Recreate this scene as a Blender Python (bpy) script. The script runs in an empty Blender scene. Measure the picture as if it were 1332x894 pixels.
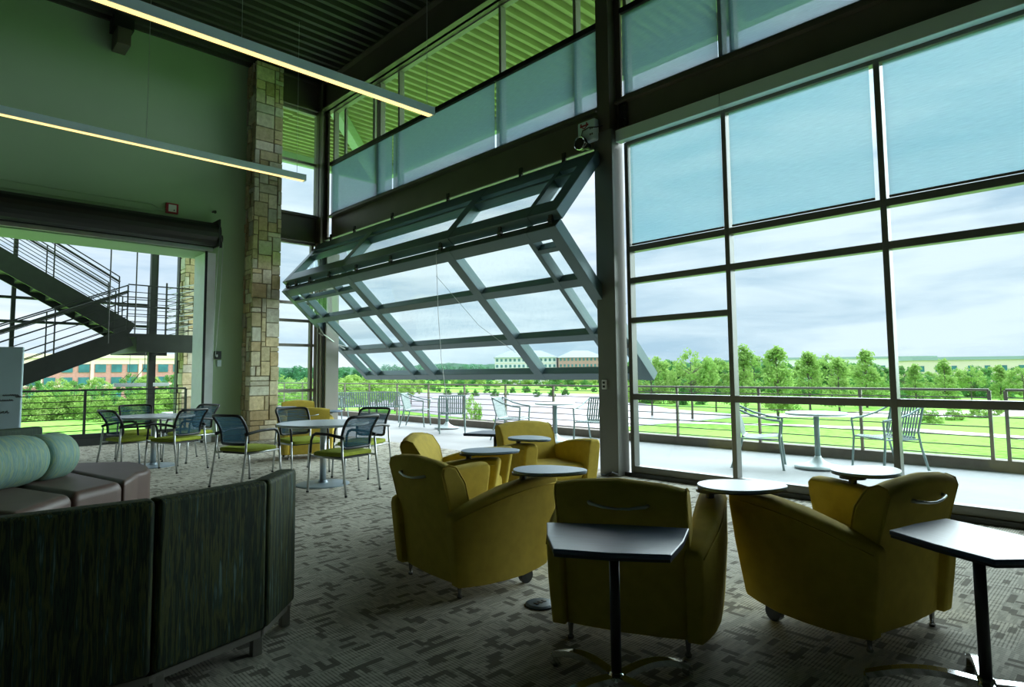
import bpy, bmesh, math, random
from mathutils import Vector, Matrix
random.seed(7)
SC = bpy.context.scene
COL = SC.collection

# ------------------------------------------------------------------ camera, world, light, exposure
EYE = Vector((0.0, 0.0, 1.3))
YAW, PITCH, ROLL, FPX, CX, CY = math.radians(46.0255), math.radians(4.117), math.radians(-0.5447), 801.45, 666.0, 428.6
fw = Vector((math.cos(PITCH)*math.cos(YAW), math.cos(PITCH)*math.sin(YAW), math.sin(PITCH)))
rt = Vector((math.sin(YAW), -math.cos(YAW), 0.0))
up = rt.cross(fw)
r2 = rt*math.cos(ROLL) + up*math.sin(ROLL)
u2 = -rt*math.sin(ROLL) + up*math.cos(ROLL)
cd = bpy.data.cameras.new('camera')
cam = bpy.data.objects.new('camera', cd); COL.objects.link(cam)
M = Matrix((r2, u2, -fw)).transposed().to_4x4(); M.translation = EYE
cam.matrix_world = M
cd.sensor_width = 36.0; cd.lens = 36.0*FPX/1332.0
cd.shift_y = (CY-447.0)/1332.0
cd.clip_start = 0.05; cd.clip_end = 3000
SC.camera = cam

SC.view_settings.view_transform = 'Standard'
SC.view_settings.look = 'None'
SC.view_settings.gamma = 1.0
SC.view_settings.use_curve_mapping = False
SC.view_settings.exposure = 0.5
SC.cycles.use_denoising = True
SC.cycles.max_bounces = 10
SC.cycles.diffuse_bounces = 6
SC.cycles.glossy_bounces = 4
SC.cycles.transmission_bounces = 6
SC.cycles.transparent_max_bounces = 40
SC.cycles.sample_clamp_indirect = 6.0
SC.cycles.caustics_reflective = False
SC.cycles.caustics_refractive = False

w = bpy.data.worlds.new('overcast_sky'); SC.world = w; w.use_nodes = True
nt = w.node_tree; nt.nodes.clear()
N = nt.nodes.new; L = nt.links.new
out = N('ShaderNodeOutputWorld'); bg = N('ShaderNodeBackground'); L(bg.outputs[0], out.inputs[0])
tc = N('ShaderNodeTexCoord'); sep = N('ShaderNodeSeparateXYZ'); L(tc.outputs['Generated'], sep.inputs[0])
mp = N('ShaderNodeMapping'); mp.inputs['Scale'].default_value = (1.6, 1.6, 9.0); L(tc.outputs['Generated'], mp.inputs[0])
nz = N('ShaderNodeTexNoise'); nz.inputs['Scale'].default_value = 2.2; nz.inputs['Detail'].default_value = 7; nz.inputs['Roughness'].default_value = .55
nz.inputs['Distortion'].default_value = .35
L(mp.outputs[0], nz.inputs['Vector'])
cr = N('ShaderNodeValToRGB'); L(nz.outputs['Fac'], cr.inputs[0])
cr.color_ramp.elements[0].position = .34; cr.color_ramp.elements[0].color = (.46, .63, .78, 1)
cr.color_ramp.elements[1].position = .62; cr.color_ramp.elements[1].color = (.80, .92, 1.0, 1)
mr = N('ShaderNodeMapRange'); L(sep.outputs['Z'], mr.inputs['Value'])
mr.inputs['From Min'].default_value = .28; mr.inputs['From Max'].default_value = .95
mr.inputs['To Min'].default_value = .82; mr.inputs['To Max'].default_value = 3.6
mx = N('ShaderNodeVectorMath'); mx.operation = 'SCALE'; L(cr.outputs[0], mx.inputs[0]); L(mr.outputs[0], mx.inputs['Scale'])
L(mx.outputs[0], bg.inputs['Color']); bg.inputs['Strength'].default_value = 1.0

# very soft sun lamp, added to brighten the interior under the overcast
sd = bpy.data.lights.new('soft_fill_sun', 'SUN'); sd.energy = 7.6; sd.angle = math.radians(95); sd.color = (.88, .98, 1)
so = bpy.data.objects.new('soft_fill_sun', sd); COL.objects.link(so)
so.rotation_euler = Vector((-.86, .12, -.42)).to_track_quat('-Z', 'Y').to_euler()

# ------------------------------------------------------------------ projection helpers (a photo ray meets a plane)
def ray(px, py):
    return fw + r2*((px-CX)/FPX) - u2*((py-CY)/FPX)
def at_depth(px, depth, z):
    """point on level z seen in picture column px, at a distance measured along the view"""
    d = ray(px, 486)
    p = EYE + d*depth
    return Vector((p.x, p.y, z))
def on_z(px, py, z):
    d = ray(px, py); return EYE + d*((z-EYE.z)/d.z)

# ------------------------------------------------------------------ materials
MATS = {}
def newmat(name):
    m = bpy.data.materials.new(name); m.use_nodes = True
    m.node_tree.nodes.clear(); MATS[name] = m
    o = m.node_tree.nodes.new('ShaderNodeOutputMaterial')
    return m, m.node_tree, o
def node(nt, t, **kw):
    n = nt.nodes.new(t)
    for k, v in kw.items():
        if k in n.inputs.keys(): n.inputs[k].default_value = v
        else: setattr(n, k, v)
    return n
def principled(name, col, rough=.5, metal=0.0, var=0.0, vscale=8.0, bump=0.0, bscale=60.0, spec=.5, emis=None, estr=0, stretch=(1, 1, 1)):
    m, nt, o = newmat(name)
    b = node(nt, 'ShaderNodeBsdfPrincipled')
    b.inputs['Base Color'].default_value = (*col, 1); b.inputs['Roughness'].default_value = rough
    b.inputs['Metallic'].default_value = metal; b.inputs['Specular IOR Level'].default_value = spec
    if emis: b.inputs['Emission Color'].default_value = (*emis, 1); b.inputs['Emission Strength'].default_value = estr
    nt.links.new(b.outputs[0], o.inputs[0])
    tcn = node(nt, 'ShaderNodeTexCoord'); mpn = node(nt, 'ShaderNodeMapping'); mpn.inputs['Scale'].default_value = stretch
    nt.links.new(tcn.outputs['Object'], mpn.inputs[0])
    if var > 0:
        n = node(nt, 'ShaderNodeTexNoise', Scale=vscale, Detail=5.0); nt.links.new(mpn.outputs[0], n.inputs['Vector'])
        r = node(nt, 'ShaderNodeValToRGB'); nt.links.new(n.outputs['Fac'], r.inputs[0])
        r.color_ramp.elements[0].position = .3; r.color_ramp.elements[1].position = .7
        r.color_ramp.elements[0].color = (*[c*(1-var) for c in col], 1); r.color_ramp.elements[1].color = (*[min(1, c*(1+var)) for c in col], 1)
        nt.links.new(r.outputs[0], b.inputs['Base Color'])
    if bump > 0:
        n = node(nt, 'ShaderNodeTexNoise', Scale=bscale, Detail=4.0); nt.links.new(mpn.outputs[0], n.inputs['Vector'])
        bp = node(nt, 'ShaderNodeBump', Strength=bump, Distance=.01); nt.links.new(n.outputs['Fac'], bp.inputs['Height'])
        nt.links.new(bp.outputs[0], b.inputs['Normal'])
    return m

def glassmat(name, tint, refl=.9):
    m, nt, o = newmat(name)
    t = node(nt, 'ShaderNodeBsdfTransparent'); t.inputs[0].default_value = (*tint, 1)
    g = node(nt, 'ShaderNodeBsdfGlossy'); g.inputs['Roughness'].default_value = .02; g.inputs[0].default_value = (.8, .95, 1, 1)
    f = node(nt, 'ShaderNodeLayerWeight', Blend=.5)
    pw = node(nt, 'ShaderNodeMath', operation='POWER'); pw.inputs[1].default_value = 5.0; nt.links.new(f.outputs['Facing'], pw.inputs[0])
    mu = node(nt, 'ShaderNodeMath', operation='MULTIPLY_ADD'); mu.inputs[1].default_value = .8*refl; mu.inputs[2].default_value = .03*refl; nt.links.new(pw.outputs[0], mu.inputs[0])
    mxn = node(nt, 'ShaderNodeMixShader'); nt.links.new(mu.outputs[0], mxn.inputs[0]); nt.links.new(t.outputs[0], mxn.inputs[1]); nt.links.new(g.outputs[0], mxn.inputs[2])
    nt.links.new(mxn.outputs[0], o.inputs[0]); return m

def clothmat(name, col, trans, open_):
    """woven roller-blind or chair-mesh cloth: part open, part translucent"""
    m, nt, o = newmat(name)
    tcn = node(nt, 'ShaderNodeTexCoord'); mpn = node(nt, 'ShaderNodeMapping'); mpn.inputs['Scale'].default_value = (1, 3, 60)
    nt.links.new(tcn.outputs['Object'], mpn.inputs[0])
    n = node(nt, 'ShaderNodeTexNoise', Scale=2.5, Detail=6.0, Roughness=.7); nt.links.new(mpn.outputs[0], n.inputs['Vector'])
    r = node(nt, 'ShaderNodeValToRGB'); nt.links.new(n.outputs['Fac'], r.inputs[0])
    r.color_ramp.elements[0].position = .3; r.color_ramp.elements[0].color = (*[c*.86 for c in col], 1)
    r.color_ramp.elements[1].position = .7; r.color_ramp.elements[1].color = (*[min(1, c*1.12) for c in col], 1)
    d = node(nt, 'ShaderNodeBsdfDiffuse'); tl = node(nt, 'ShaderNodeBsdfTranslucent'); tp = node(nt, 'ShaderNodeBsdfTransparent')
    nt.links.new(r.outputs[0], d.inputs[0]); nt.links.new(r.outputs[0], tl.inputs[0])
    m1 = node(nt, 'ShaderNodeMixShader'); m1.inputs[0].default_value = trans; nt.links.new(d.outputs[0], m1.inputs[1]); nt.links.new(tl.outputs[0], m1.inputs[2])
    m2 = node(nt, 'ShaderNodeMixShader'); m2.inputs[0].default_value = open_; nt.links.new(m1.outputs[0], m2.inputs[1]); nt.links.new(tp.outputs[0], m2.inputs[2])
    nt.links.new(m2.outputs[0], o.inputs[0]); return m

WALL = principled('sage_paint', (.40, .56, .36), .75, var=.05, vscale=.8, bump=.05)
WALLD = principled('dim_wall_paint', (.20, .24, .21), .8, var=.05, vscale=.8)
REVEAL = principled('white_jamb', (.80, .86, .88), .5, var=.03)
STEEL = principled('bronze_steel', (.15, .13, .105), .45, .3, var=.08, vscale=2)
STEELG = principled('grey_steel_frame', (.09, .14, .15), .4, .35, var=.06, vscale=2)
JAMBG = principled('taupe_painted_steel', (.27, .26, .23), .45, .15, var=.05, vscale=2)
DARK = principled('dark_metal', (.03, .032, .03), .4, .4)
BLACK = principled('black_plastic', (.012, .014, .016), .35)
SILVER = principled('silver_metal', (.55, .58, .58), .3, .8, var=.05)
ALU = principled('brushed_aluminium', (.72, .92, 1.0), .5, .0, var=.04)
DARKLEG = principled('dark_nickel', (.25, .25, .25), .25, .9)
CHROME = principled('polished_chrome', (.75, .77, .78), .12, 1.0)
CEIL = principled('deck_paint_shaded', (.055, .055, .042), .6, var=.1, vscale=2)  # deck paint shared with the canopy; indoor shade mixed into this colour
CANOPY = principled('deck_paint_lit', (.30, .31, .15), .6, var=.08, vscale=2)  # the same deck paint with light bounced off the lawn mixed into its colour
MUSTARD = principled('mustard_wool', (.52, .385, .06), .85, var=.09, vscale=14, bump=.25, bscale=400, spec=.2)
SEATG = principled('olive_seat_cloth', (.36, .42, .05), .8, var=.08, vscale=20, bump=.2, bscale=300, spec=.2)
BROWNV = principled('brown_vinyl', (.105, .065, .052), .48, var=.1, vscale=5, bump=.06, bscale=120)
TOPD = principled('dark_laminate', (.03, .055, .105), .3, var=.3, vscale=6, stretch=(1, 14, 1), spec=.6)
TOPB = principled('tablet_laminate', (.13, .21, .32), .33, var=.06, vscale=6, stretch=(1, 10, 1), spec=.5)
EDGE = principled('black_table_edge', (.012, .013, .02), .4)
TOPW = principled('white_laminate', (.62, .68, .72), .25, var=.02, spec=.6)
DISC = principled('blue_grey_base', (.30, .37, .42), .35, .3, var=.08)
MESHB = clothmat('dark_mesh_cloth', (.045, .11, .16), .3, .24)
OUTLETC = principled('dark_blue_cover', (.05, .09, .13), .35)
FRAME = principled('bronze_window_frame', (.15, .155, .135), .35, .2, var=.06, vscale=2)
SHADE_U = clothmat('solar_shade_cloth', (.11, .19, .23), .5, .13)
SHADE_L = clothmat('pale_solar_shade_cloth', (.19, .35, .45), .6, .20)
GLASS = glassmat('clear_glass', (.95, .985, .985))
GLASSD = glassmat('green_door_glass', (.93, .98, .97), 1.0)
GLASSG = glassmat('teal_side_glass', (.35, .75, .68), 1.0)
VALANCE = principled('pale_valance', (.72, .88, .84), .45, .1)
CANOPY2 = principled('canopy_beam_paint', (.36, .44, .40), .5, .1)
CONC = principled('deck_concrete', (.37, .375, .375), .75, var=.12, vscale=1.2, bump=.1, bscale=20, stretch=(1, .35, 1))
RAILM = principled('weathered_rail_steel', (.20, .17, .14), .5, .4, var=.15, vscale=3)
CURB = principled('deck_edge', (.16, .13, .10), .7, var=.1)
OUTF = principled('grey_outdoor_steel', (.22, .30, .29), .4, .3, var=.06)
OUTT = principled('pale_outdoor_top', (.62, .70, .70), .4, .1, var=.05)
STAIR = principled('dark_stair_steel', (.045, .05, .048), .5, .3, var=.1)
RED = principled('red_alarm_box', (.35, .02, .04), .4)
WHITEP = principled('white_plastic', (.7, .72, .74), .4)
OPENER = principled('pale_blue_housing', (.70, .86, .92), .4)
WB = principled('whiteboard_face', (.62, .82, .90), .22, var=.04, vscale=2)
INK = principled('marker_ink', (.02, .03, .05), .6)
TRUNK = principled('bark', (.10, .08, .06), .9, var=.3, vscale=4, stretch=(1, 1, .3))
BRICKP = principled('pink_brick', (.56, .26, .24), .8, var=.1, vscale=2)
STONEW = principled('pale_masonry', (.80, .62, .53), .8, var=.05)
STONEF = principled('offwhite_facade', (.86, .72, .80), .8, var=.04)
ROOFG = principled('grey_green_roof', (.33, .38, .42), .6, var=.06)
ROOFT = principled('pale_metal_roof', (.19, .22, .235), .6, var=.06)
WING = principled('teal_window_glass', (.05, .17, .20), .15, var=.3, vscale=.4)
PATHM = principled('pale_gravel_path', (.72, .68, .58), .9, var=.1)
WATER = principled('pale_river_water', (.17, .145, .16), .45, var=.2, vscale=.05, stretch=(1, 5, 1))
LAMPW = principled('lamp_diffuser', (.9, .8, .6), .5, emis=(1.0, .64, .22), estr=1.25)
STRIP = principled('pink_weather_strip', (.62, .50, .55), .4, var=.05)

def leafmat(name, c1, c2):
    m, nt, o = newmat(name)
    tcn = node(nt, 'ShaderNodeTexCoord')
    n = node(nt, 'ShaderNodeTexNoise', Scale=.9, Detail=4.0); nt.links.new(tcn.outputs['Object'], n.inputs['Vector'])
    r = node(nt, 'ShaderNodeValToRGB'); nt.links.new(n.outputs['Fac'], r.inputs[0])
    r.color_ramp.elements[0].position = .35; r.color_ramp.elements[0].color = (*c1, 1)
    r.color_ramp.elements[1].position = .65; r.color_ramp.elements[1].color = (*c2, 1)
    d = node(nt, 'ShaderNodeBsdfDiffuse'); t = node(nt, 'ShaderNodeBsdfTranslucent')
    nt.links.new(r.outputs[0], d.inputs[0]); nt.links.new(r.outputs[0], t.inputs[0])
    mxs = node(nt, 'ShaderNodeMixShader'); mxs.inputs[0].default_value = .4
    nt.links.new(d.outputs[0], mxs.inputs[1]); nt.links.new(t.outputs[0], mxs.inputs[2]); nt.links.new(mxs.outputs[0], o.inputs[0])
    return m
LEAF1 = leafmat('spring_leaves', (.19, .35, .07), (.40, .53, .17))
LEAF2 = leafmat('darker_leaves', (.08, .22, .06), (.18, .36, .10))
LEAF3 = leafmat('far_leaves', (.06, .19, .09), (.11, .27, .12))

def grassmat():
    m, nt, o = newmat('mown_grass')
    tcn = node(nt, 'ShaderNodeTexCoord')
    n = node(nt, 'ShaderNodeTexNoise', Scale=.05, Detail=6.0); nt.links.new(tcn.outputs['Object'], n.inputs['Vector'])
    n2 = node(nt, 'ShaderNodeTexNoise', Scale=1.5, Detail=6.0); nt.links.new(tcn.outputs['Object'], n2.inputs['Vector'])
    ad = node(nt, 'ShaderNodeMath', operation='ADD'); nt.links.new(n.outputs['Fac'], ad.inputs[0]); nt.links.new(n2.outputs['Fac'], ad.inputs[1])
    r = node(nt, 'ShaderNodeValToRGB'); nt.links.new(ad.outputs[0], r.inputs[0])
    r.color_ramp.elements[0].position = .75/1; r.color_ramp.elements[0].color = (.10, .28, .035, 1)
    r.color_ramp.elements[1].position = 1.0; r.color_ramp.elements[1].color = (.22, .43, .085, 1)
    e = r.color_ramp.elements.new(.86); e.color = (.15, .36, .055, 1)
    b = node(nt, 'ShaderNodeBsdfDiffuse'); nt.links.new(r.outputs[0], b.inputs[0]); nt.links.new(b.outputs[0], o.inputs[0])
    return m
GRASS = grassmat()

def carpetmat():
    m, nt, o = newmat('patterned_carpet_tile')
    lk = nt.links.new
    tcn = node(nt, 'ShaderNodeTexCoord'); sp = node(nt, 'ShaderNodeSeparateXYZ'); lk(tcn.outputs['Object'], sp.inputs[0])
    def mth(op, a, b=None):
        n = node(nt, 'ShaderNodeMath', operation=op)
        for i, v in enumerate((a, b)):
            if v is None: continue
            if isinstance(v, (int, float)): n.inputs[i].default_value = v
            else: lk(v, n.inputs[i])
        return n.outputs[0]
    X, Y = sp.outputs['X'], sp.outputs['Y']
    def cell(sx, sy, seed, jit=None):
        fy = mth('FLOOR', mth('MULTIPLY', Y, 1/sy))
        # running offset per row so that the blocks do not line up
        wr = node(nt, 'ShaderNodeTexWhiteNoise', noise_dimensions='1D'); lk(mth('ADD', fy, seed), wr.inputs['W'])
        fx = mth('FLOOR', mth('ADD', mth('MULTIPLY', X, 1/sx), mth('MULTIPLY', wr.outputs[0], 7.0)))
        cb = node(nt, 'ShaderNodeCombineXYZ'); lk(fx, cb.inputs[0]); lk(fy, cb.inputs[1]); cb.inputs[2].default_value = seed
        wn = node(nt, 'ShaderNodeTexWhiteNoise', noise_dimensions='3D'); lk(cb.outputs[0], wn.inputs['Vector'])
        return wn.outputs[0]
    def cellr(sx, sy, seed):
        fx = mth('FLOOR', mth('MULTIPLY', X, 1/sx))
        wr = node(nt, 'ShaderNodeTexWhiteNoise', noise_dimensions='1D'); lk(mth('ADD', fx, seed), wr.inputs['W'])
        fy = mth('FLOOR', mth('ADD', mth('MULTIPLY', Y, 1/sy), mth('MULTIPLY', wr.outputs[0], 7.0)))
        cb = node(nt, 'ShaderNodeCombineXYZ'); lk(fx, cb.inputs[0]); lk(fy, cb.inputs[1]); cb.inputs[2].default_value = seed
        wn = node(nt, 'ShaderNodeTexWhiteNoise', noise_dimensions='3D'); lk(cb.outputs[0], wn.inputs['Vector'])
        return wn.outputs[0]
    a = cell(.075, .016, 3.0); b = cellr(.014, .07, 5.0); big = cell(.085, .034, 9.0); tile = cell(.19, .13, 2.0)
    big2 = cellr(.03, .085, 12.0)
    pick = mth('GREATER_THAN', tile, .5)
    fine = mth('ADD', mth('MULTIPLY', a, pick), mth('MULTIPLY', b, mth('SUBTRACT', 1.0, pick)))
    sx_ = mth('GREATER_THAN', mth('FRACT', mth('MULTIPLY', X, 62.0)), .38)
    sy_ = mth('GREATER_THAN', mth('FRACT', mth('MULTIPLY', Y, 62.0)), .38)
    stripe = mth('ADD', mth('MULTIPLY', sx_, pick), mth('MULTIPLY', sy_, mth('SUBTRACT', 1.0, pick)))
    base = mth('ADD', mth('MULTIPLY', fine, .34), mth('MULTIPLY', stripe, .36))
    dark = mth('MULTIPLY', mth('GREATER_THAN', big, .11), mth('GREATER_THAN', big2, .07))
    v = mth('ADD', mth('MULTIPLY', base, mth('ADD', .35, mth('MULTIPLY', dark, .65))), mth('ADD', mth('MULTIPLY', dark, .26), mth('MULTIPLY', cell(.5, .5, 21.0), .09)))
    r = node(nt, 'ShaderNodeValToRGB'); lk(v, r.inputs[0])
    r.color_ramp.elements[0].position = 0; r.color_ramp.elements[0].color = (.15, .135, .105, 1)
    r.color_ramp.elements[1].position = 1; r.color_ramp.elements[1].color = (.66, .63, .53, 1)
    e = r.color_ramp.elements.new(.4); e.color = (.25, .235, .19, 1)
    e = r.color_ramp.elements.new(.66); e.color = (.45, .43, .355, 1)
    bs = node(nt, 'ShaderNodeBsdfPrincipled'); bs.inputs['Roughness'].default_value = .9; bs.inputs['Specular IOR Level'].default_value = .15
    lk(r.outputs[0], bs.inputs['Base Color'])
    bp = node(nt, 'ShaderNodeBump', Strength=.4, Distance=.004); lk(v, bp.inputs['Height']); lk(bp.outputs[0], bs.inputs['Normal'])
    lk(bs.outputs[0], o.inputs[0]); return m
CARPET = carpetmat()

def stripecloth(name, cols, sx, sy, sz):
    """upholstery woven with thin broken stripes"""
    m, nt, o = newmat(name); lk = nt.links.new
    tcn = node(nt, 'ShaderNodeTexCoord'); mpn = node(nt, 'ShaderNodeMapping'); mpn.inputs['Scale'].default_value = (sx, sy, sz); lk(tcn.outputs['Object'], mpn.inputs[0])
    n = node(nt, 'ShaderNodeTexNoise', Scale=1.0, Detail=3.0, Roughness=.6); lk(mpn.outputs[0], n.inputs['Vector'])
    r = node(nt, 'ShaderNodeValToRGB'); lk(n.outputs['Fac'], r.inputs[0])
    els = r.color_ramp.elements
    k = len(cols)
    els[0].position = .30; els[0].color = (*cols[0], 1); els[1].position = .70; els[1].color = (*cols[-1], 1)
    for i in range(1, k-1):
        e = els.new(.30+.40*i/(k-1)); e.color = (*cols[i], 1)
    b = node(nt, 'ShaderNodeBsdfPrincipled'); b.inputs['Roughness'].default_value = .7; b.inputs['Specular IOR Level'].default_value = .3
    lk(r.outputs[0], b.inputs['Base Color']); lk(b.outputs[0], o.inputs[0]); return m
BOOTH = stripecloth('green_striped_booth_cloth', [(.006, .012, .008), (.03, .055, .03), (.010, .02, .014), (.085, .10, .03), (.02, .045, .035), (.12, .20, .17)], 60, 60, 3.6)
ROLLM = stripecloth('teal_striped_roll_cloth', [(.12, .26, .22), (.27, .42, .33), (.16, .30, .30), (.33, .44, .26), (.14, .30, .27), (.30, .45, .40)], 46, 3.0, 3.0)
DARKB = stripecloth('dark_green_back_cloth', [(.02, .045, .03), (.05, .08, .05), (.03, .05, .04)], 40, 40, 4)

def stonemat():
    m, nt, o = newmat('limestone_blocks'); lk = nt.links.new
    at = node(nt, 'ShaderNodeVertexColor'); at.layer_name = 'tone'
    tcn = node(nt, 'ShaderNodeTexCoord')
    n = node(nt, 'ShaderNodeTexNoise', Scale=9.0, Detail=8.0, Roughness=.65); lk(tcn.outputs['Object'], n.inputs['Vector'])
    r = node(nt, 'ShaderNodeValToRGB'); lk(n.outputs['Fac'], r.inputs[0]); r.color_ramp.elements[0].position = .3; r.color_ramp.elements[1].position = .7
    r.color_ramp.elements[0].color = (.70, .66, .58, 1); r.color_ramp.elements[1].color = (1.12, 1.12, 1.08, 1)
    mxn = node(nt, 'ShaderNodeVectorMath', operation='MULTIPLY'); lk(at.outputs[0], mxn.inputs[0]); lk(r.outputs[0], mxn.inputs[1])
    b = node(nt, 'ShaderNodeBsdfPrincipled'); b.inputs['Roughness'].default_value = .85; lk(mxn.outputs[0], b.inputs['Base Color'])
    bp = node(nt, 'ShaderNodeBump', Strength=.7, Distance=.02); lk(n.outputs['Fac'], bp.inputs['Height']); lk(bp.outputs[0], b.inputs['Normal'])
    lk(b.outputs[0], o.inputs[0]); return m
STONE = stonemat()

# ------------------------------------------------------------------ mesh builder
class MB:
    def __init__(s): s.v = []; s.f = []; s.c = []
    def add(s, vs, fs, tone=None):
        k = len(s.v); s.v += [tuple(p) for p in vs]; s.f += [tuple(i+k for i in f) for f in fs]
        s.c += [tone]*len(fs); return s
    def box(s, x0, y0, z0, x1, y1, z1, tone=None):
        x0, x1 = sorted((x0, x1)); y0, y1 = sorted((y0, y1)); z0, z1 = sorted((z0, z1))
        return s.add([(x0,y0,z0),(x1,y0,z0),(x1,y1,z0),(x0,y1,z0),(x0,y0,z1),(x1,y0,z1),(x1,y1,z1),(x0,y1,z1)],
                     [(0,3,2,1),(4,5,6,7),(0,1,5,4),(1,2,6,5),(2,3,7,6),(3,0,4,7)], tone)
    def bar(s, p, q, wd, ht, upv=(0, 0, 1)):
        """rectangular bar from p to q; wd across, ht along upv"""
        p, q = Vector(p), Vector(q); d = (q-p).normalized(); uv = Vector(upv)
        sd_ = d.cross(uv)
        if sd_.length < 1e-5: sd_ = d.cross(Vector((1, 0, 0)))
        sd_.normalize(); uv = sd_.cross(d)
        a, b = sd_*(wd/2), uv*(ht/2)
        vs = [p-a-b, p+a-b, p+a+b, p-a+b, q-a-b, q+a-b, q+a+b, q-a+b]
        return s.add(vs, [(0,1,2,3),(7,6,5,4),(0,4,5,1),(1,5,6,2),(2,6,7,3),(3,7,4,0)])
    def tube(s, pts, r, n=8, closed=False, cap=True):
        pts = [Vector(p) for p in pts]; m = len(pts)
        rs = r if isinstance(r, (list, tuple)) else [r]*m
        vs = []; prev = None
        for i, p in enumerate(pts):
            if closed: d = pts[(i+1) % m]-pts[i-1]
            else: d = pts[min(i+1, m-1)]-pts[max(i-1, 0)]
            d.normalize()
            if prev is None:
                a = d.cross(Vector((0, 0, 1)))
                if a.length < 1e-3: a = d.cross(Vector((1, 0, 0)))
            else: a = prev - d*prev.dot(d)
            a.normalize(); prev = a; b = d.cross(a)
            for k in range(n):
                t = 2*math.pi*k/n; vs.append(p + a*(math.cos(t)*rs[i]) + b*(math.sin(t)*rs[i]))
        fs = []
        for i in range(m if closed else m-1):
            j = (i+1) % m
            for k in range(n): fs.append((i*n+k, i*n+(k+1) % n, j*n+(k+1) % n, j*n+k))
        if cap and not closed:
            fs.append(tuple(range(n-1, -1, -1))); fs.append(tuple((m-1)*n+k for k in range(n)))
        return s.add(vs, fs)
    def lathe(s, prof, n=32, c=(0, 0, 0), sx=1, sy=1):
        vs = []; fs = []; m = len(prof)
        for r, z in prof:
            for k in range(n):
                t = 2*math.pi*k/n; vs.append((c[0]+sx*r*math.cos(t), c[1]+sy*r*math.sin(t), c[2]+z))
        for i in range(m-1):
            for k in range(n): fs.append((i*n+k, i*n+(k+1) % n, (i+1)*n+(k+1) % n, (i+1)*n+k))
        fs.append(tuple(range(n-1, -1, -1))); fs.append(tuple((m-1)*n+k for k in range(n)))
        return s.add(vs, fs)
    def prism(s, poly, a0, a1, fn):
        """poly: 2-D outline; fn(u, v, a) -> xyz; swept from a0 to a1"""
        n = len(poly)
        vs = [fn(u, v, a0) for u, v in poly]+[fn(u, v, a1) for u, v in poly]
        fs = [tuple(range(n-1, -1, -1)), tuple(range(n, 2*n))]+[(i, (i+1) % n, n+(i+1) % n, n+i) for i in range(n)]
        return s.add(vs, fs)
    def slab(s, outline, z0, z1):
        return s.prism(outline, z0, z1, lambda u, v, a: (u, v, a))
    def build(s, name, mat, parent=None, smooth=False, bevel=0, seg=2, subsurf=0, angle=40):
        me = bpy.data.meshes.new(name); me.from_pydata(s.v, [], s.f); me.update()
        bm = bmesh.new(); bm.from_mesh(me); bmesh.ops.recalc_face_normals(bm, faces=bm.faces); bm.to_mesh(me); bm.free()
        if any(t is not None for t in s.c):
            ca = me.color_attributes.new('tone', 'FLOAT_COLOR', 'CORNER')
            for p in me.polygons:
                t = s.c[p.index] or (.5, .5, .5)
                for li in p.loop_indices: ca.data[li].color = (*t, 1)
        o = bpy.data.objects.new(name, me); COL.objects.link(o)
        me.materials.append(mat)
        if parent: o.parent = parent
        if smooth:
            for p in me.polygons: p.use_smooth = True
        if bevel:
            md = o.modifiers.new('bevel', 'BEVEL'); md.width = bevel; md.segments = seg; md.limit_method = 'ANGLE'; md.angle_limit = math.radians(angle)
            if smooth or seg > 1:
                for p in me.polygons: p.use_smooth = True
                md.harden_normals = False
                wn = o.modifiers.new('wn', 'WEIGHTED_NORMAL'); wn.keep_sharp = True
        if subsurf:
            md = o.modifiers.new('sub', 'SUBSURF'); md.levels = subsurf; md.render_levels = subsurf
        return o

def tag(o, label, cat, group=None):
    o['label'] = label; o['category'] = cat
    if group: o['group'] = group
    return o
def struct(o): o['kind'] = 'structure'; return o
def thing(name, label, cat, loc=(0, 0, 0), rz=0.0, group=None):
    o = bpy.data.objects.new(name, None); COL.objects.link(o); o.empty_display_size = .1
    o.location = loc; o.rotation_euler = (0, 0, rz)
    return tag(o, label, cat, group)
def kids(o): return [c for c in bpy.data.objects if c.parent == o]
def copy_tree(o, parent=None):
    c = o.copy(); COL.objects.link(c); c.parent = parent
    for ch in kids(o): copy_tree(ch, c)
    return c
def face(fx, fy): return math.atan2(fy, fx)-math.pi/2     # rotation turning local +y towards (fx, fy)
def arc(cx, cy, r, a0, a1, n=12): return [(cx+r*math.cos(math.radians(a0+(a1-a0)*i/n)), cy+r*math.sin(math.radians(a0+(a1-a0)*i/n))) for i in range(n+1)]

# ================================================================== LARGE STRUCTURE
XW = 6.54       # room face of the glazed wall
YB = 13.1       # room face of the green back wall
ZC = 7.92       # underside of the roof deck
# floor
struct(MB().box(-6, -5, -.25, 6.72, YB+1.2, 0).build('floor', CARPET))
# back wall (green) with the wide opening
bw = MB()
bw.box(-6, YB, 0, -1.2, YB+.25, ZC)
bw.box(-1.2, YB, 3.80, 4.12, YB+.25, ZC)
bw.box(4.12, YB, 0, 5.0, YB+.25, ZC)
bw.box(-1.2, YB+.25, 3.80, 4.12, YB+.9, 4.1)
bw.box(4.13, YB+.25, 3.80, 4.4, YB+.9, 4.1)
struct(bw.build('wall_back', WALL))
struct(MB().box(4.12, YB-.005, 0, 4.28, YB+.02, 3.80).box(4.10, YB+.02, 0, 4.14, YB+.72, 3.80).build('trim_1', REVEAL))
struct(MB().box(4.075, YB-.02, 0, 4.12, YB+.0, 3.86).build('trim_2', BLACK))
struct(MB().box(4.28, YB-.015, 0, 4.9, YB-.002, .11).build('baseboard_back', JAMBG, bevel=.003, seg=1))
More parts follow.
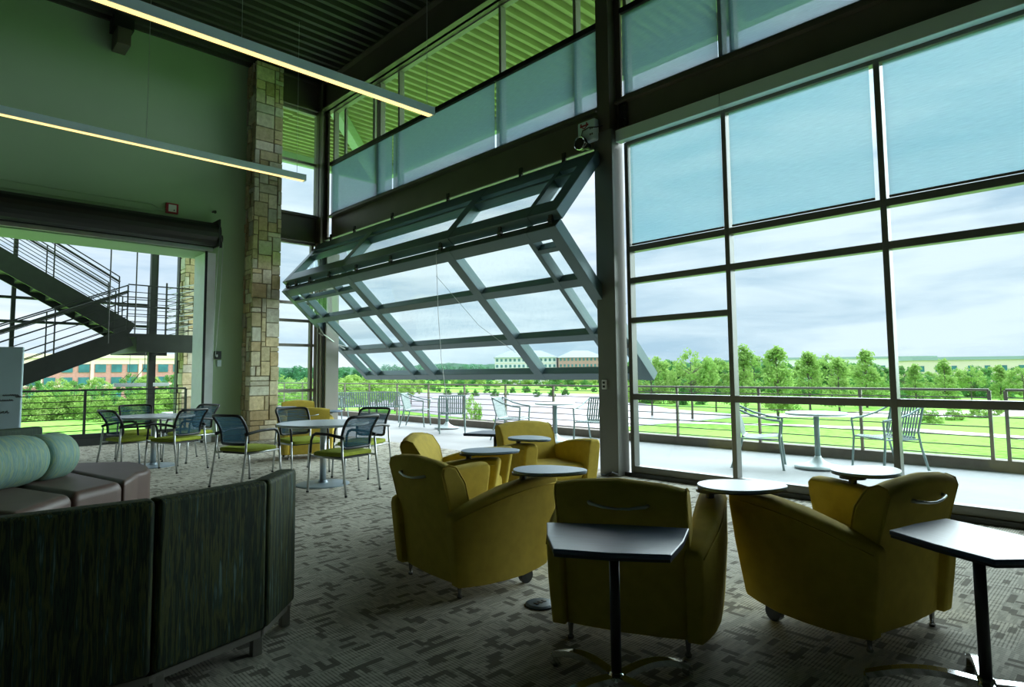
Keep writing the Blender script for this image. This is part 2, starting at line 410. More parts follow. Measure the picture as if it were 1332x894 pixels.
# walls out of the picture that keep the light as it is
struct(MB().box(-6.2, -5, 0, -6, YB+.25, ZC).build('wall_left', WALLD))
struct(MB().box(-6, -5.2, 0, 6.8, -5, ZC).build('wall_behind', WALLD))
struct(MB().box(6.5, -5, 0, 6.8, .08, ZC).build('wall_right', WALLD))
# roof: ribbed deck inside and canopy outside
def deck(x0, x1, y0, y1, z, pitch=.25, dp=.11):
    m = MB(); y = y0
    prof = []
    while y < y1-1e-6:
        prof += [(y, z), (y+pitch*.34, z), (y+pitch*.44, z+dp), (y+pitch*.90, z+dp)]
        y += pitch
    prof.append((y1, z))
    vs = []; fs = []
    for (yy, zz) in prof: vs += [(x0, yy, zz), (x1, yy, zz)]
    for i in range(len(prof)-1): fs.append((2*i, 2*i+1, 2*i+3, 2*i+2))
    m.add(vs, fs); m.box(x0, y0, z+dp+.02, x1, y1, z+dp+.25)
    return m
struct(deck(-6.2, 6.6, -5.2, YB+.2, ZC).build('ceiling', CEIL))
cn = deck(6.62, 10.6, -5.2, 17.4, ZC); cn2 = deck(-2.0, 6.6, YB+.4, 17.4, ZC); cn.add(cn2.v, cn2.f)
struct(cn.build('canopy_soffit', CANOPY))
m = MB(); m.box(10.6, -5.2, ZC-.28, 10.8, 17.6, ZC+.3); m.box(-2, 17.4, ZC-.28, 10.6, 17.6, ZC+.3)
struct(m.build('canopy_fascia', CANOPY2))
m = MB(); m.bar((6.9, 13.2, ZC-.2), (10.5, 17.2, ZC-.2), .22, .36)
m.box(6.7, 4.75, ZC-.32, 10.6, 4.95, ZC-.02); m.box(3.6, 13.5, ZC-.3, 3.8, 17.4, ZC-.02)
tag(m.build('canopy_beam', CANOPY2), 'pale outrigger beams under the ribbed canopy outside the upper windows', 'beam')

# steel frame of the glazed wall
Y0C, Y1C = 4.70, 4.99       # big column between door and windows
YJ = 12.4                   # far jamb of the big door
t = thing('steel_column', 'tall dark bronze steel column between folding door and right windows', 'column', (6.36, Y0C, 0))
MB().box(0, 0, 0, .24, Y1C-Y0C, 4.47).build('lower_shaft', FRAME, t, bevel=.006, seg=1)
q = MB(); q.box(.02, .06, 4.47, .05, .23, ZC); q.box(.02, .04, 4.47, .20, .06, ZC); q.box(.17, -.05, 4.47, .20, .27, ZC); q.box(.02, .22, 4.47, .2, .24, ZC)
q.build('upper_flange', STEEL, t)
q = MB()
for zz in [4.5+.09*i for i in range(4)]:
    for yy in (-.07, -.13): q.lathe([(.001, 0), (.014, 0), (.014, .02)], 6, (.12, yy, zz))
q.box(.13, -.15, 4.42, .16, -.03, 4.84)
q.build('bolted_plate', DARK, t)
t = thing('outlet_box', 'small pale switch box mounted low on the big steel column', 'outlet', (6.36, 4.88, 1.09))
MB().box(-.03, -.035, 0, 0, .035, .12).build('box', WHITEP, t, bevel=.004)
MB().box(-.034, -.018, .02, -.03, .018, .05).box(-.034, -.018, .07, -.03, .018, .10).build('sockets', BLACK, t)

t = thing('floor_cable', 'short black cable on the floor at the foot of the big column', 'cable', (6.30, 4.80, .015))
MB().tube([(0, .12, 0), (-.04, .02, .01), (-.02, -.06, .05), (.04, -.10, .02)], .012, 6).build('cable', BLACK, t)
def beam(name, label, x0, x1, y0, y1, z0, z1, web=.05):
    m = MB(); m.box(x0, y0, z0, x1, y1, z0+.03); m.box(x0, y0, z1-.03, x1, y1, z1)
    if (x1-x0) < (y1-y0): xm = (x0+x1)/2; m.box(xm-web/2, y0, z0, xm+web/2, y1, z1)
    else: ym = (y0+y1)/2; m.box(x0, ym-web/2, z0, x1, ym+web/2, z1)
    return tag(m.build(name, STEEL), label, 'beam')
beam('steel_beam', 'dark steel I-beam running above the folding glass door', 6.40, 6.66, 4.99, 12.5, 4.31, 4.82)
beam('steel_beam', 'dark steel I-beam above the pale valance of the right windows', 6.44, 6.66, .08, 4.70, 4.44, 4.85)
beam('steel_beam', 'short dark steel I-beam between stone column and room corner', 5.42, 6.42, 12.76, 12.98, 4.24, 4.84)
beam('roof_beam', 'black roof edge beam above the high windows on the folding door side', 6.30, 6.56, 4.9, 12.9, 7.25, ZC-.01)
beam('roof_beam', 'black roof edge beam above the high windows on the right side', 6.30, 6.56, .08, 4.75, 7.25, ZC-.01)
beam('roof_beam', 'black roof beam over the narrow window beside stone column', 5.42, 6.3, 12.76, 12.98, 7.25, ZC-.01)
t = thing('roof_bracket', 'stubby dark beam end poking out under roof deck above green wall', 'beam', (2.35, YB-.45, 7.35))
MB().box(0, 0, 0, .22, .45, .32).build('beam_end', STEEL, t, bevel=.01, seg=1)
MB().box(-.05, .03, .32, .27, .42, .56).build('seat_plate', DARK, t)
# corner column
m = MB(); m.box(6.30, 12.60, 0, 6.34, 12.86, ZC); m.box(6.46, 12.60, 0, 6.50, 12.86, ZC); m.box(6.30, 12.70, 0, 6.5, 12.74, ZC)
tag(m.build('corner_column', STEEL), 'slender dark steel column in the corner beside the narrow window', 'column')

# windows -------------------------------------------------------------
def window(n, y_edges, zrows, x0=6.54, x1=6.655, mat=FRAME, fwid=.055, sill=.09, extra=()):
    """one glazed unit in the x = const wall: frame with mullions at y_edges and rails at zrows"""
    m = MB()
    zb, zt = zrows[0], zrows[-1]
    for y in y_edges: m.box(x0, y-fwid/2, zb, x1, y+fwid/2, zt)
    a, b = min(y_edges), max(y_edges)
    for i, z in enumerate(zrows):
        h = sill if i == 0 else .075
        m.box(x0+.004, a, z-(0 if i == 0 else h/2), x1-.004, b, z+(h if i == 0 else h/2))
    for (ya, yb, z) in extra: m.box(x0+.004, ya, z-.035, x1-.004, yb, z+.035)
    o = struct(m.build('window_%d' % n, mat, bevel=.004, seg=1))
    g = MB()
    ys = sorted(y_edges)
    for i in range(len(ys)-1):
        for j in range(len(zrows)-1):
            if ys[i+1]-ys[i] < .12: continue
            g.box(6.615, ys[i]+.02, zrows[j]+.03, 6.625, ys[i+1]-.02, zrows[j+1]-.03)
    g.build('glass', GLASS, o)
    return o
ZR = [.04, .995, 2.475, 2.885, 4.30]
window(1, [4.61, 3.26, 1.685, .11], ZR, extra=[(3.26, 4.61, 1.965)])
struct(MB().box(6.50, .08, 0, 6.70, 4.70, .05).build('trim_3', DARK))
window(2, [4.58, 3.26, 3.12, 1.685, .11], [4.86, 6.04, 7.27], mat=JAMBG)
window(3, [12.5, 10.67, 10.58, 9.9, 7.0, 5.44, 5.02], [4.84, 6.04, 7.27], mat=JAMBG)
m = MB()
m.box(6.62, 10.9, 6.08, 6.66, 10.98, 7.22); m.box(6.62, 12.1, 6.08, 6.66, 12.18, 7.22)
struct(m.build('trim_4', JAMBG))
# narrow back window between stone column and corner (y = const)
m = MB()
for x in (5.40, 6.22): m.box(x, 12.86, .04, x+.06, 12.97, 4.26); 
for x in (5.40, 6.30): m.box(x, 12.86, 4.82, x+.05, 12.97, 7.25)
for z in (.04, .98, 1.965, 2.5, 2.89, 4.22, 4.86, 6.04, 7.22): m.box(5.40, 12.862, z-.03, 6.33, 12.966, z+.03)
o = struct(m.build('window_4', JAMBG, bevel=.004, seg=1))
g = MB(); g.box(5.42, 12.90, .05, 6.25, 12.91, 4.24); g.box(5.42, 12.90, 4.84, 6.32, 12.91, 7.22); g.build('glass', GLASS, o)

# white/taupe valance of the right windows
t = thing('shade_valance', 'long pale metal valance box over the right windows', 'valance', (6.43, 4.69, 4.30))
MB().box(0, -1.45, 0, .11, 0, .155).build('cover', VALANCE, t, bevel=.004, seg=1)
MB().box(0, -4.6, 0, .11, -1.455, .155).build('cover', VALANCE, t, bevel=.004, seg=1)
# roller shades
def shade(label, y0, y1, z0, z1, mat, x=6.585, group='woven solar blinds', slack=0):
    t = thing('solar_blind', label, 'blind', (x, y0, z0), 0, group)
    m = MB(); n = 8
    vs = []; fs = []
    for i in range(n+1):
        for j in range(2):
            vs.append((.004*math.sin(i*1.3)*slack, (y1-y0)*j, (z1-z0)*i/n))
    for i in range(n): fs.append((2*i, 2*i+1, 2*i+3, 2*i+2))
    m.add(vs, fs); o = m.build('cloth', mat, t)
    s_ = o.modifiers.new('thick', 'SOLIDIFY'); s_.thickness = .0012
    o.modifiers.remove(s_)
    MB().tube([(0, 0, 0), (0, y1-y0, 0)], .013, 8).build('hem_bar', STEEL, t)
    MB().tube([(0, 0, z1-z0+.02), (0, y1-y0, z1-z0+.02)], .028, 10).build('roller_tube', DARK, t)
    return t
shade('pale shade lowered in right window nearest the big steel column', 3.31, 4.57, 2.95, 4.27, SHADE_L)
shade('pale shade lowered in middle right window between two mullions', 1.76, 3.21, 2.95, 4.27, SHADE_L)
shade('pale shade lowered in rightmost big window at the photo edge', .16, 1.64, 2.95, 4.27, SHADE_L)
XS = 6.50
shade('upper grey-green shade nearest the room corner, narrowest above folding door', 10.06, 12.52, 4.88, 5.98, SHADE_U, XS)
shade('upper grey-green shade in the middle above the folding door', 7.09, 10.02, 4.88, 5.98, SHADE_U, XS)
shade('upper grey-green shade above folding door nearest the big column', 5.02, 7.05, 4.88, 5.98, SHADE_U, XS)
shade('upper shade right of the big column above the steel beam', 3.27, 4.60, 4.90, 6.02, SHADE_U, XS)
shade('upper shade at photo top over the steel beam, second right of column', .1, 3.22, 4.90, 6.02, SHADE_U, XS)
m = MB(); m.box(6.47, 5.0, 5.99, 6.54, 12.55, 6.07); m.box(6.47, .08, 6.03, 6.54, 4.62, 6.10)
struct(m.build('trim_5', BLACK))
m = MB(); m.box(6.47, 5.0, 4.825, 6.54, 12.55, 4.868); m.box(6.47, .08, 4.855, 6.54, 4.62, 4.895)
struct(m.build('trim_6', STEEL))

# far jamb of the big door
t = thing('door_jamb', 'taupe steel jamb at the far end of the folding door', 'jamb', (6.36, YJ, 0))
MB().box(0, 0, 0, .30, .06, 3.98).build('reveal_face', JAMBG, t, bevel=.004, seg=1)
MB().box(-.02, .06, 0, .1, .12, 3.98).build('dark_slot', BLACK, t)
MB().box(-.05, .13, 0, .05, .20, 3.98).build('guide_rail', JAMBG, t, bevel=.004, seg=1)
MB().tube([(-.08, .24, .1), (-.08, .24, 3.2)], .015, 8).build('lift_rod', SILVER, t)

# ------------------------------------------------------------------ folding glass door
HG, FD, BT = Vector((6.36, 0, 4.17)), Vector((5.52, 0, 3.13)), Vector((7.56, 0, 1.24))
YL, YR = 12.62, 4.93
dr = MB()
def pane_frame(mb, P, Q, ys, s_rows, wide, thick, partial=()):
    d = (Q-P); Ln = d.length; d.normalize(); nrm = d.cross(Vector((0, 1, 0))).normalized()
    for y, wd in zip(ys, wide):
        a = P.copy(); a.y = y; b = Q.copy(); b.y = y
        mb.bar(a, b, wd, thick, nrm)
    for s_, ht, ya, yb in s_rows:
        a = P+d*s_; b = a.copy(); a.y = ya; b.y = yb
        mb.bar(a, b, ht, thick*.96, nrm)
    return d, nrm, Ln
ys = [YL-.04, 12.02, 10.65, 9.98, 7.06, 5.44, YR+.06]
wide = [.18, .07, .08, .19, .19, .08, .18]
Ll = (BT-FD).length; Lu = (HG-FD-Vector((.02, 0, .10))).length
door = struct(bpy.data.objects.new('door_1', None)); COL.objects.link(door)
lo = MB()
pane_frame(lo, FD, BT, ys, [(.09, .17, YL, YR), (.33, .07, YL, 9.98), (.33, .07, 5.44, YR), (.90, .13, YL, YR), (1.88, .13, YL, YR), (Ll-.08, .15, YL, YR)], wide, .15)
lo.build('lower_leaf', STEELG, door, bevel=.005, seg=1)
upm = MB()
ysu = [YL-.04, 10.25, 7.12, 5.44, YR+.06]
FU = FD+Vector((.02, 0, .10))
pane_frame(upm, FU, HG, ysu, [(.13, .24, YL, YR), (Lu-.14, .26, YL, YR), (Lu-.42, .06, YL, YR)], [.18, .2, .2, .09, .2], .15)
upm.build('upper_leaf', STEELG, door, bevel=.005, seg=1)
def door_glass(P, Q, name, s0, s1):
    g = MB(); d = (Q-P).normalized(); nrm = d.cross(Vector((0, 1, 0))).normalized()
    a = P+d*s0; b = P+d*s1; a.y = b.y = (YL+YR)/2
    g.bar(a, b, abs(YL-YR)-.1, .008, nrm); return g.build(name, GLASSD, door)
door_glass(FD, BT, 'lower_glass', .1, Ll-.1); door_glass(FU, HG, 'upper_glass', .15, Lu-.2)
# hinges bridging the open gap between the leaves
for y in (YR+.1, 5.95, 7.25, 8.6, 9.7, 10.7, 11.5, 12.1, YL-.1):
    hx, hz = FD.x+.01, FD.z+.05
    MB().tube([(hx, y-.035, hz), (hx, y+.035, hz)], .026, 8).box(hx-.01, y-.03, hz-.08, hx+.01, y+.03, hz+.08).build('hinge', BLACK, door)
# header track with rollers
hd = MB(); hd.bar((6.42, 5.0, 4.295), (6.42, 12.6, 4.295), .05, .025)
hd.tube([(6.34, 5.0, 4.27), (6.34, 12.5, 4.27)], .011, 8); hd.build('header_track', JAMBG, door)
for y in (5.5, 6.35, 8.1, 9.8, 11.2, 12.2):
    q = MB(); q.lathe([(.001, -.02), (.035, -.02), (.035, .02), (.001, .02)], 12); q.box(-.015, -.03, -.07, .015, .03, .08)
    r_ = q.build('roller_bracket', DARK, door); r_.location = (6.34, y, 4.27)
# side brackets
q = MB(); q.tube([(6.95, 4.98, 2.25), (6.75, 4.98, 2.05), (6.75, 4.98, 1.95), (7.0, 4.98, 1.65)], .03, 8); q.build('side_arm', DARK, door)
q = MB(); q.tube([(6.25, 12.5, 2.35), (6.25, 12.3, 2.18), (6.65, 12.45, 1.98), (6.95, 12.35, 1.9)], .014, 6); q.tube([(6.25, 12.52, 2.22), (6.9, 12.40, 1.83)], .014, 6)
q.build('side_arm', SILVER, door)
t = thing('pull_cord', 'thin white cord hanging from the fold of the glass door', 'cord', (5.45, 7.25, 3.1))
q = MB(); q.tube([(0, 0, 0), (0, -.05, -.9), (.02, -.1, -1.6), (.05, -.2, -2.2), (.08, -.25, -2.45)], .004, 5); q.tube([(0, 0, -.35), (.4, -.5, -1.1), (.75, -.9, -1.5)], .003, 5)
q.build('cord', WHITEP, t)

# door opener with sign plate
t = thing('door_opener', 'pale blue door opener housing at the top by the big column', 'opener', (6.33, 5.03, 4.5))
MB().box(-.05, -.12, -.13, 0.05, .17, .16).build('housing', OPENER, t, bevel=.02)
q = MB(); q.box(-.054, -.02, .085, -.05, .12, .105)
q.tube([(-.054, .10, .09), (-.054, .05, .05), (-.054, .0, .085)], .007, 5); q.tube([(-.054, .08, .04), (-.054, .03, .03)], .004, 5)
for a_, b_ in ((.115, .135), (.02, .04)): q.box(-.054, a_-.02, .08, -.05, b_-.02, .13)
q.build('red_logo', RED, t)
for y in (-.05, -.08):
    for z in (.03, -.05): MB().box(-.054, y-.008, z-.012, -.05, y+.008, z+.012).build('vent_slot', BLACK, t)
q = MB(); q.tube([(-.09, .10, -.14), (-.03, .10, -.14)], .09, 18); q.tube([(-.10, .0, -.20), (-.03, .0, -.20)], .045, 14); q.build('chain_wheel', DARK, t)
q = MB(); q.tube([Vector((-.095, .10+.085*math.cos(a*.35), -.14+.085*math.sin(a*.35))) for a in range(18)], .01, 6, closed=True)
q.tube([(-.1, .03, -.22), (-.1, -.03, -.18), (-.1, .0, -.16)], .012, 6); q.build('chain', CHROME, t)
MB().tube([(-.05, .12, -.08), (-.09, .05, .01), (-.09, -.06, .03), (-.05, -.15, .02), (0, -.22, .03)], .007, 6).build('cable', BLACK, t)

# ------------------------------------------------------------------ stone column and stone pier outside
def ashlar(W, H, cell=.1, rng=None):
    nx, nz = max(1, round(W/cell)), round(H/cell); used = [[False]*nz for _ in range(nx)]; out_ = []
    rng = rng or random
    for j in range(nz):
        for i in range(nx):
            if used[i][j]: continue
            wmax = 1
            while i+wmax < nx and not used[i+wmax][j] and wmax < 4: wmax += 1
            wd = rng.choice([1, 2, 2, 3, 3, 4]); wd = min(wd, wmax)
            if wmax-wd == 1 and rng.random() < .6: wd = wmax
            hh = rng.choice([1, 2, 2, 3, 3]) if wd > 1 else rng.choice([1, 2, 3])
            while hh > 1 and (j+hh > nz or any(used[a][b] for a in range(i, i+wd) for b in range(j, j+hh))): hh -= 1
            for a in range(i, i+wd):
                for b in range(j, min(nz, j+hh)): used[a][b] = True
            out_.append((i*W/nx, j*H/nz, (i+wd)*W/nx, (j+hh)*H/nz))
    return out_
TONES = [(.66, .58, .38), (.74, .68, .50), (.58, .50, .31), (.68, .65, .54), (.62, .50, .30), (.76, .72, .58), (.54, .47, .31), (.70, .60, .38), (.62, .62, .52)]
def stone_pier(name, label, x0, x1, y0, y1, h, seed=3):
    rng = random.Random(seed)
    t = thing(name, label, 'column', (x0, y0, 0))
    m = MB(); m.box(.03, .03, 0, x1-x0-.03, y1-y0, h, (.33, .29, .2)); m.build('mortar_core', STONE, t)
    m = MB(); g = .009
    for (a, b, c, d) in ashlar(x1-x0, h, rng=rng):
        tn = rng.choice(TONES); k = rng.uniform(.85, 1.12); tn = tuple(v*k for v in tn); p = rng.uniform(-.012, .014)
        m.box(a+g-(.02 if a < .01 else 0)*rng.random(), p, b+g, c-g, .06, d-g, tn)
    for (a, b, c, d) in ashlar(y1-y0, h, rng=rng):
        tn = rng.choice(TONES); k = rng.uniform(.85, 1.12); tn = tuple(v*k for v in tn); p = rng.uniform(-.012, .014)
        m.box(p, a+.062, b+g, .06, max(c-g, a+.1), d-g, tn)
        m.box(x1-x0-.05, a+.062, b+g, x1-x0+p, max(c-g, a+.1), d-g, tn)
    m.build('stone_blocks', STONE, t, bevel=.008, seg=2)
stone_pier('stone_column', 'tall rough limestone block column between green wall and corner window', 4.84, 5.42, 12.6, 13.3, ZC-.02)
stone_pier('stone_pier', 'limestone pier outside behind the stair landing', 4.72, 5.2, 16.6, 17.0, 6.0, 9)

# ------------------------------------------------------------------ roller shutter over the opening
t = thing('roller_shutter', 'long dark rolled shutter housing above the back wall opening', 'shutter', (4.2, YB, 3.90))
prof = arc(-.17, .24, .235, 60, 300, 12)+[(0, 0), (0, .48)]
MB().prism(prof, -6.2, 0, lambda u, v, a: (a, u, v)).build('hood', DARK, t, smooth=False, bevel=.006, seg=1)
q = MB(); q.box(0, -.40, -.02, .03, -.0, .52); q.tube([(.02, -.15, .26), (.07, -.15, .26)], .20, 20); q.build('end_bracket', BLACK, t)
MB().box(-6.2, -.08, -.08, 0, -.03, 0).build('bottom_bar', SILVER, t, bevel=.005, seg=1)
q = MB(); q.tube([(.10, -.15, .18), (.14, -.15, .18)], .08, 14); q.tube([(.12, -.15, .10), (.12, -.15, .0)], .03, 8); q.build('chain_wheel', BLACK, t)
q = MB(); q.tube([(.09, -.15, .1), (.05, -.15, -1.0), (.03, -.12, -2.2)], .006, 5); q.tube([(.17, -.15, .1), (.14, -.15, -1.0), (.08, -.12, -2.2)], .006, 5); q.build('hand_chain', SILVER, t)
t = thing('alarm_box', 'small red box with white face above shutter on green wall', 'alarm', (3.33, YB, 4.47))
MB().box(0, -.06, 0, .22, -.001, .20).build('box', RED, t, bevel=.008)
MB().box(.04, -.07, .03, .18, -.06, .17).build('face', WHITEP, t, bevel=.004)
MB().box(.13, -.073, .05, .15, -.07, .075).build('mark', INK, t)
t = thing('conduit', 'upper thin green painted conduit running to the red box', 'conduit', (0, YB-.02, 4.6))
MB().tube([(-6, 0, 0), (3.1, 0, 0), (3.2, 0, -.05), (3.33, 0, -.05)], .016, 6).build('pipe', WALL, t)
t = thing('conduit', 'lower thin green painted conduit just above the shutter housing', 'conduit', (0, YB-.02, 4.47))
MB().tube([(-6, 0, 0), (3.1, 0, 0), (3.2, 0, .04), (3.33, 0, .04)], .016, 6).build('pipe', WALL, t)
t = thing('wall_sensor', 'tiny black sensor on green wall above shutter end', 'sensor', (4.2, YB, 4.64))
q = MB(); q.tube([(0, 0, 0), (0, -.05, 0), (.02, -.09, -.01)], [.02, .025, .035], 8); q.build('sensor', BLACK, t)
t = thing('control_box', 'small black and mint control boxes on green wall beside opening', 'switch', (4.30, YB, 1.55))
MB().box(0, -.05, .10, .12, 0, .26).build('black_box', BLACK, t, bevel=.005)
MB().box(.05, -.03, -.05, .13, 0, .08).build('mint_box', OPENER, t, bevel=.005)
MB().box(.02, -.055, .14, .05, -.05, .19).build('white_button', WHITEP, t)

# ------------------------------------------------------------------ deck, railing
struct(MB().box(6.7, -8, -.30, 10.3, 26, -.02).box(-3, YB+1.2, -.3, 6.7, 16.2, -.02).build('terrace_deck', CONC))
struct(MB().box(10.05, -8, -.02, 10.3, 26, .13).build('deck_curb', CURB))
def railing(name, label, P, Q, nposts, h=1.03, mat=RAILM, rails=6, ends=True, double=None):
    P, Q = Vector(P), Vector(Q); t = thing(name, label, 'railing', P)
    v = Q-P
    for i in range(nposts+1):
        p = v*(i/nposts)
        MB().box(p.x-.022, p.y-.02, -.02, p.x+.022, p.y+.02, h-.01).build('post', mat, t)
    MB().tube([(0, 0, h), v+Vector((0, 0, h))], .018, 8).build('top_rail', mat, t)
    for k in range(rails):
        z = .17+(h-.27)*k/(rails-1)
        MB().tube([(0, 0, z), v+Vector((0, 0, z))], .009, 6).build('rail', mat, t)
    return t
railing('deck_railing', 'steel cable railing along the terrace seen through right windows', (10.08, -8, 0), (10.08, 1.33, 0), 7, rails=7)
railing('deck_railing', 'steel cable railing along the terrace, long section behind the metal furniture', (10.08, 1.50, 0), (10.08, 26, 0), 16, rails=7)

# ------------------------------------------------------------------ outdoor ground
ZG = -4.0
def ground_poly(name, pts, z, mat):
    vs = [on_z(x, y, z) for x, y in pts]
    m = MB(); m.add([(p.x, p.y, z) for p in vs], [tuple(range(len(vs)))])
    o = struct(m.build(name, mat)); return o
m = MB(); m.add([(-900, -400, ZG), (1500, -400, ZG), (1500, 1500, ZG), (-900, 1500, ZG)], [(0, 1, 2, 3)])
struct(m.build('lawn', GRASS))
ground_poly('river', [(330, 511), (500, 511), (640, 511), (780, 513), (870, 532), (960, 539), (960, 543), (870, 551), (780, 558), (640, 548), (500, 532), (330, 520)], ZG+.04, WATER)
ground_poly('river_bank', [(960, 539.5), (1150, 535), (1400, 533), (1400, 541), (1150, 543), (960, 542.5)], ZG+.03, PATHM)
ground_poly('footpath', [(780, 546), (1000, 551.5), (1180, 557), (1400, 572), (1400, 577), (1180, 560.5), (1000, 553.8), (780, 548)], ZG+.05, PATHM)
rgh = random.Random(21)
m = MB(); vs = []; fs = []; K = 220
for i in range(K+1):
    px = 200+1300*i/K
    for d_, hh in ((640, 0), (660, 1), (700, 1.06), (760, 0)):
        p = at_depth(px, d_, 0)
        top = 5.3+9.0+2.2*math.sin(i*.11)+1.3*math.sin(i*.31+1)+rgh.uniform(-.9, .9)
        vs.append((p.x, p.y, ZG+(top*hh if hh else 0)))
for i in range(K):
    for j in range(3): a = i*4+j; fs.append((a, a+4, a+5, a+1))
m.add(vs, fs); struct(m.build('wooded_hills', principled('wooded_hill_green', (.05, .13, .065), .95, var=.4, vscale=.03)))
# ground-floor mass under the room
struct(MB().box(-6, -5, ZG, 6.6, 16.2, -.3).box(6.6, -8, ZG, 7.2, 26, -.3).build('lower_storey_wall', JAMBG))

# ------------------------------------------------------------------ outside staircase beyond the opening
t = thing('outdoor_staircase', 'dark steel switchback staircase outside the back wall opening', 'staircase', (0, 0, 0))
def stringer(x0, z0, x1, z1, y, hh=.36):
    MB().bar((x0, y, z0), (x1, y, z1), .05, hh).build('stringer', STAIR, t)
YA0, YA1, YB0, YB1 = 14.85, 15.95, 16.05, 17.15
# lower flight (nearer), rising to the right
for y in (YA0, YA1): stringer(-.6, .42, 3.18, 2.13, y)
for y in (YB0, YB1): stringer(3.45, 2.33, -.6, 4.75, y, .40)
n = 13
for i in range(n):
    f = (i+.5)/n; x = -.5+3.6*f; z = .45+1.68*f
    MB().box(x-.15, YA0+.03, z-.02, x+.15, YA1-.03, z+.02).build('tread', STAIR, t)
for i in range(14):
    f = (i+.5)/14; x = 3.4-3.9*f; z = 2.33+2.36*f
    MB().box(x-.15, YB0+.03, z-.06, x+.15, YB1-.03, z-.02).box(x+.13, YB0+.03, z-.2, x+.15, YB1-.03, z-.02).build('tread', STAIR, t)
q = MB(); q.box(3.15, YA0-.03, 2.14, 4.5, YB1+.03, 2.22); q.box(3.3, YA0-.05, 1.83, 4.5, YA0+.02, 2.14); q.box(3.3, YB1, 1.83, 4.5, YB1+.05, 2.14); q.box(3.3, YA0, 1.83, 3.36, YB1, 2.14)
q.build('landing', STAIR, t)
def flight_rail(pts, nr=6, h=.95, posts=(), hand=True, y=0):
    for k in range(nr):
        dz = .12+(h-.12)*k/(nr-1)
        MB().tube([(x, y, z+dz) for x, z in pts], .009 if k < nr-1 else .014, 5).build('rail', STAIR, t)
    if hand: MB().tube([(x, y-.07, z+.82) for x, z in pts], .024, 8).build('handrail', STAIR, t)
    for x, z in posts: MB().box(x-.012, y-.012, z, x+.012, y+.012, z+h).build('post', STAIR, t)
flight_rail([(-.6, .60), (3.12, 2.28)], y=YA0-.02, posts=[(1.9, 1.73), (3.12, 2.28)])
flight_rail([(-.6, .60), (3.12, 2.28)], y=YA1, posts=[(1.9, 1.73), (3.12, 2.28)], hand=True)
flight_rail([(3.2, 2.62), (-.6, 4.93)], y=YB0, posts=[(2.0, 3.35), (3.2, 2.62), (.6, 4.2)])
flight_rail([(3.2, 2.62), (-.6, 4.93)], y=YB1, posts=[(2.0, 3.35), (3.2, 2.62)])
flight_rail([(3.12, 2.2), (4.5, 2.2)], y=YA0-.02, posts=[(3.5, 2.2), (4.1, 2.2), (4.45, 2.2)], nr=7, h=1.05, hand=False)
flight_rail([(3.4, 2.2), (4.5, 2.2)], y=YB1, posts=[(3.5, 2.2), (4.1, 2.2)], nr=7, h=1.05)
for k in range(7):
    MB().tube([(4.48, YA0, 2.35+.15*k), (4.48, YB1, 2.35+.15*k)], .009, 5).build('rail', STAIR, t)
for x in (3.25, 2.78): MB().tube([(x, YA0-.1, 2.2 if x > 3 else 2.0), (x, YA0-.1, 5.5)], .014, 6).build('hanger_rod', STAIR, t)
MB().box(3.62, YA0+.3, -.1, 3.72, YA0+.42, 6).build('column', STAIR, t)
for k in range(8):
    MB().tube([(4.05, 15.6, 2.36+.135*k), (4.62, 15.6, 2.52+.135*k)], .011, 5).build('rail', OUTT, t)
for x in (4.05, 4.3): MB().box(x-.015, 15.58, 2.2, x+.015, 15.62, 3.45).build('post', STAIR, t)
# glazing framework behind the stairs
t = thing('stair_glazing_frame', 'dark mullion framework standing behind the outdoor staircase', 'window frame', (0, 17.6, 0))
q = MB()
for x in (1.49, 4.33): q.box(x-.04, 0, -.1, x+.04, .12, 6)
q.box(4.72, -.5, -.1, 4.82, -.3, 6); q.box(4.86, -.5, -.1, 4.93, -.3, 6)
q.build('mullion', STAIR, t)
q = MB()
for z in (3.12, 2.58): q.box(-3, .02, z-.03, 4.33, .1, z+.03)
q.build('transom', STAIR, t)
railing('stair_guard_railing', 'low horizontal railing outside the back opening behind round table', (-3, 14.35, 0), (4.15, 14.35, 0), 4, h=1.06, mat=STAIR, rails=8)
t = thing('landing_curb', 'dark stepped sill below the railing outside the opening', 'curb', (-3, 14.2, 0))
MB().box(0, 0, -.02, 7.2, .08, .13).box(0, .10, -.02, 7.2, .2, .22).build('sill', STAIR, t)
t = thing('hanging_lamp', 'long pale lamp hanging in the stair bay on thin cables', 'lamp', (3.7, 16.0, 1.12))
MB().box(-.55, -.08, -.03, .55, .08, .05).build('housing', OUTT, t, bevel=.01)
MB().tube([(-.2, 0, .05), (.05, 0, .4), (.05, 0, .95)], .008, 5).tube([(.35, 0, .05), (.05, 0, .4)], .006, 5).tube([(-.25, 0, .9), (-.25, 0, .3), (-.45, 0, .05)], .005, 5).build('cable', BLACK, t)

# ================================================================== PENDANT LAMPS
def pendant(label, xr, y, z, cords):
    t = thing('pendant_lamp', label, 'lamp', (xr, y, z), 0, 'long linear pendant lamps')
    MB().box(-6.5, -.055, 0, 0, .055, .115).build('housing', ALU, t, bevel=.004, seg=1)
    MB().box(-6.45, -.042, -.006, -.03, .042, .004).build('diffuser', LAMPW, t)
    MB().box(0, -.058, -.003, .008, .058, .118).build('end_cap', ALU, t, bevel=.002, seg=1)
    for c in cords:
        MB().tube([(c, 0, .11), (c, 0, ZC-z)], .0035, 5).build('cable', SILVER, t)
    for xx in (-2.4, -4.8):
        pass
pendant('long linear pendant lamp hanging nearest the camera, ending by the high windows', 5.03, 6.78, 4.90, (-.09, -2.6, -5))
pendant('long linear pendant lamp hanging lower left in front of green wall', 5.03, 10.72, 4.90, (-.15, -2.6, -5))

